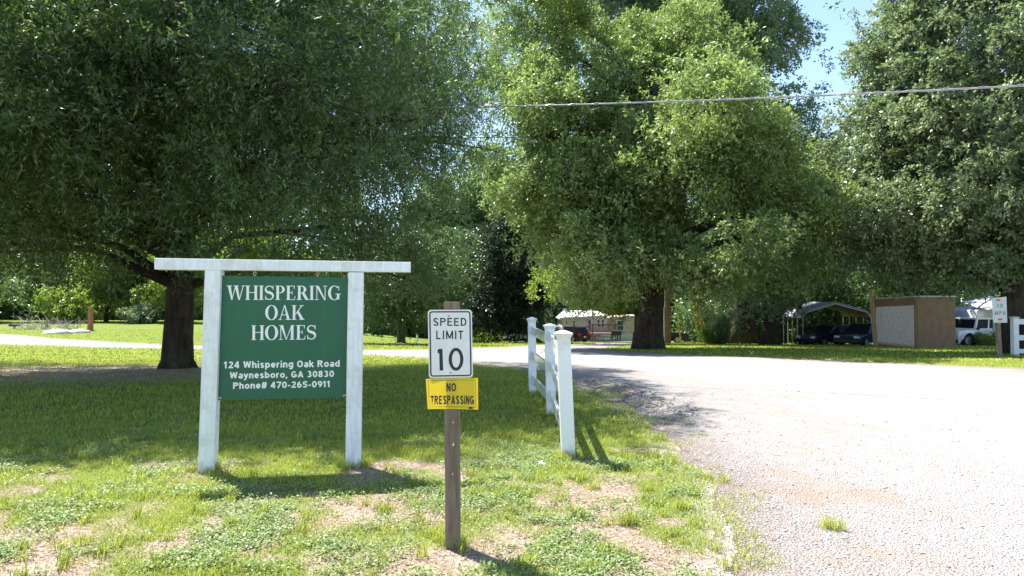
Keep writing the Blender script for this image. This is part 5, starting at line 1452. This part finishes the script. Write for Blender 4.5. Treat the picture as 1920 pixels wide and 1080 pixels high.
for s in (-1, 1): mb.tube([(0, 0, 4 * k), (s * 3 * k, 0, 8 * k), (s * 5 * k, 0, 9 * k)], [.02, .018, .010], 5)
mb.tube([(0, 0, 1 * k), (-2.5 * k, 0, 3 * k)], .012, 5)
tag(mb.build('forked_stick', mat('bleached_stick', (.62, .56, .48), .8, .1, 5, 0), loc=p), 'pale forked stick standing at the far edge of the drive', 'stick')
# dark oval thing hanging by the far left: a mailbox
p = gp(27, 616)
t = thing('mailbox', 'dark mailbox on a low post at the far left field edge', 'mailbox', p)
k = p.y / F
MB().prism([(x * k, z * k + 6 * k) for x, z in [(-4, -2), (4, -2)] + arc(0, 0, 4, 3, 0, 180, 10)], -.5, .5).build('box', mat('dark_mailbox', (.09, .05, .05), .5, .1, 5, 0), t)
MB().box((0, 0, 1.6 * k), (.12, .12, 5.5 * k)).build('post', DECK, t)
# purple flowers in the weeds
fm = mat('violet_petal', (.30, .16, .62), .5, .1, 5, 0)
for px, py, lb in ((177, 1045, 'tiny violet flower among the weeds, the larger of the two'), (128, 1040, 'tiny violet flower at the left among the weeds')):
    p = gp(px, py); t = thing('flower', lb, 'flower', p)
    mb = MB()
    for i in range(5):
        a = i * 2 * pi / 5; u, v = Vector((cos(a), sin(a), .3)), Vector((-sin(a), cos(a), 0))
        q = Vector((0, 0, .045)); mb.add([q, q + u * .010 + v * .006, q + u * .018, q + u * .010 - v * .006], [(0, 1, 2, 3)])
    mb.build('petals', fm, t); MB().tube([(0, 0, -.01), (0, 0, .045)], .0015, 4).build('stem', gW, t)
# undergrowth mass closing the wood edge
def undergrowth(name, label, x0, x1, y0, y1, h0, h1, leaves, m, seed, L=.3):
    r = np.random.default_rng(seed)
    n_ = leaves // 30
    x = r.uniform(x0, x1, n_); y = r.uniform(y0, y1, n_)
    hh = h0 + (h1 - h0) * n2(x, y, .22, seed)
    P = np.column_stack([x, y, tz(x, y) + hh * r.random(n_) ** .8])
    ci = np.repeat(np.arange(n_), 30)
    pos = P[ci] + r.normal(size=(len(ci), 3)) * .45
    D_ = unit(r.normal(size=(len(ci), 3))); Sd = unit(np.cross(D_, unit(np.array([0, 0, 1.]) + r.normal(size=(len(ci), 3)) * .7)))
    ls = (L * (.6 + .8 * r.random(len(ci))))[:, None]
    V = np.stack([pos, pos + D_ * ls * .5 + Sd * ls * .26, pos + D_ * ls, pos + D_ * ls * .5 - Sd * ls * .26], 1).reshape(-1, 3)
    i = np.arange(len(ci))[:, None] * 4
    tag(link(name, npmesh(name, V, np.hstack([i, i + 1, i + 2, i + 3]), m)), label, 'undergrowth', kind='stuff')
undergrowth('undergrowth', 'shadowy leafy undergrowth filling the wood behind the carports', 16, 62, 58, 68, 2.5, 7, 150000, farL, 71)
undergrowth('undergrowth', 'leafy undergrowth filling the wood behind the mobile home', -14, 34, 98, 104, 2.0, 7, 110000, farL, 72, .38)
undergrowth('undergrowth', 'leafy undergrowth along the wood edge of the far left field', -80, -12, 96, 103, 1.5, 6, 130000, farL, 73, .38)
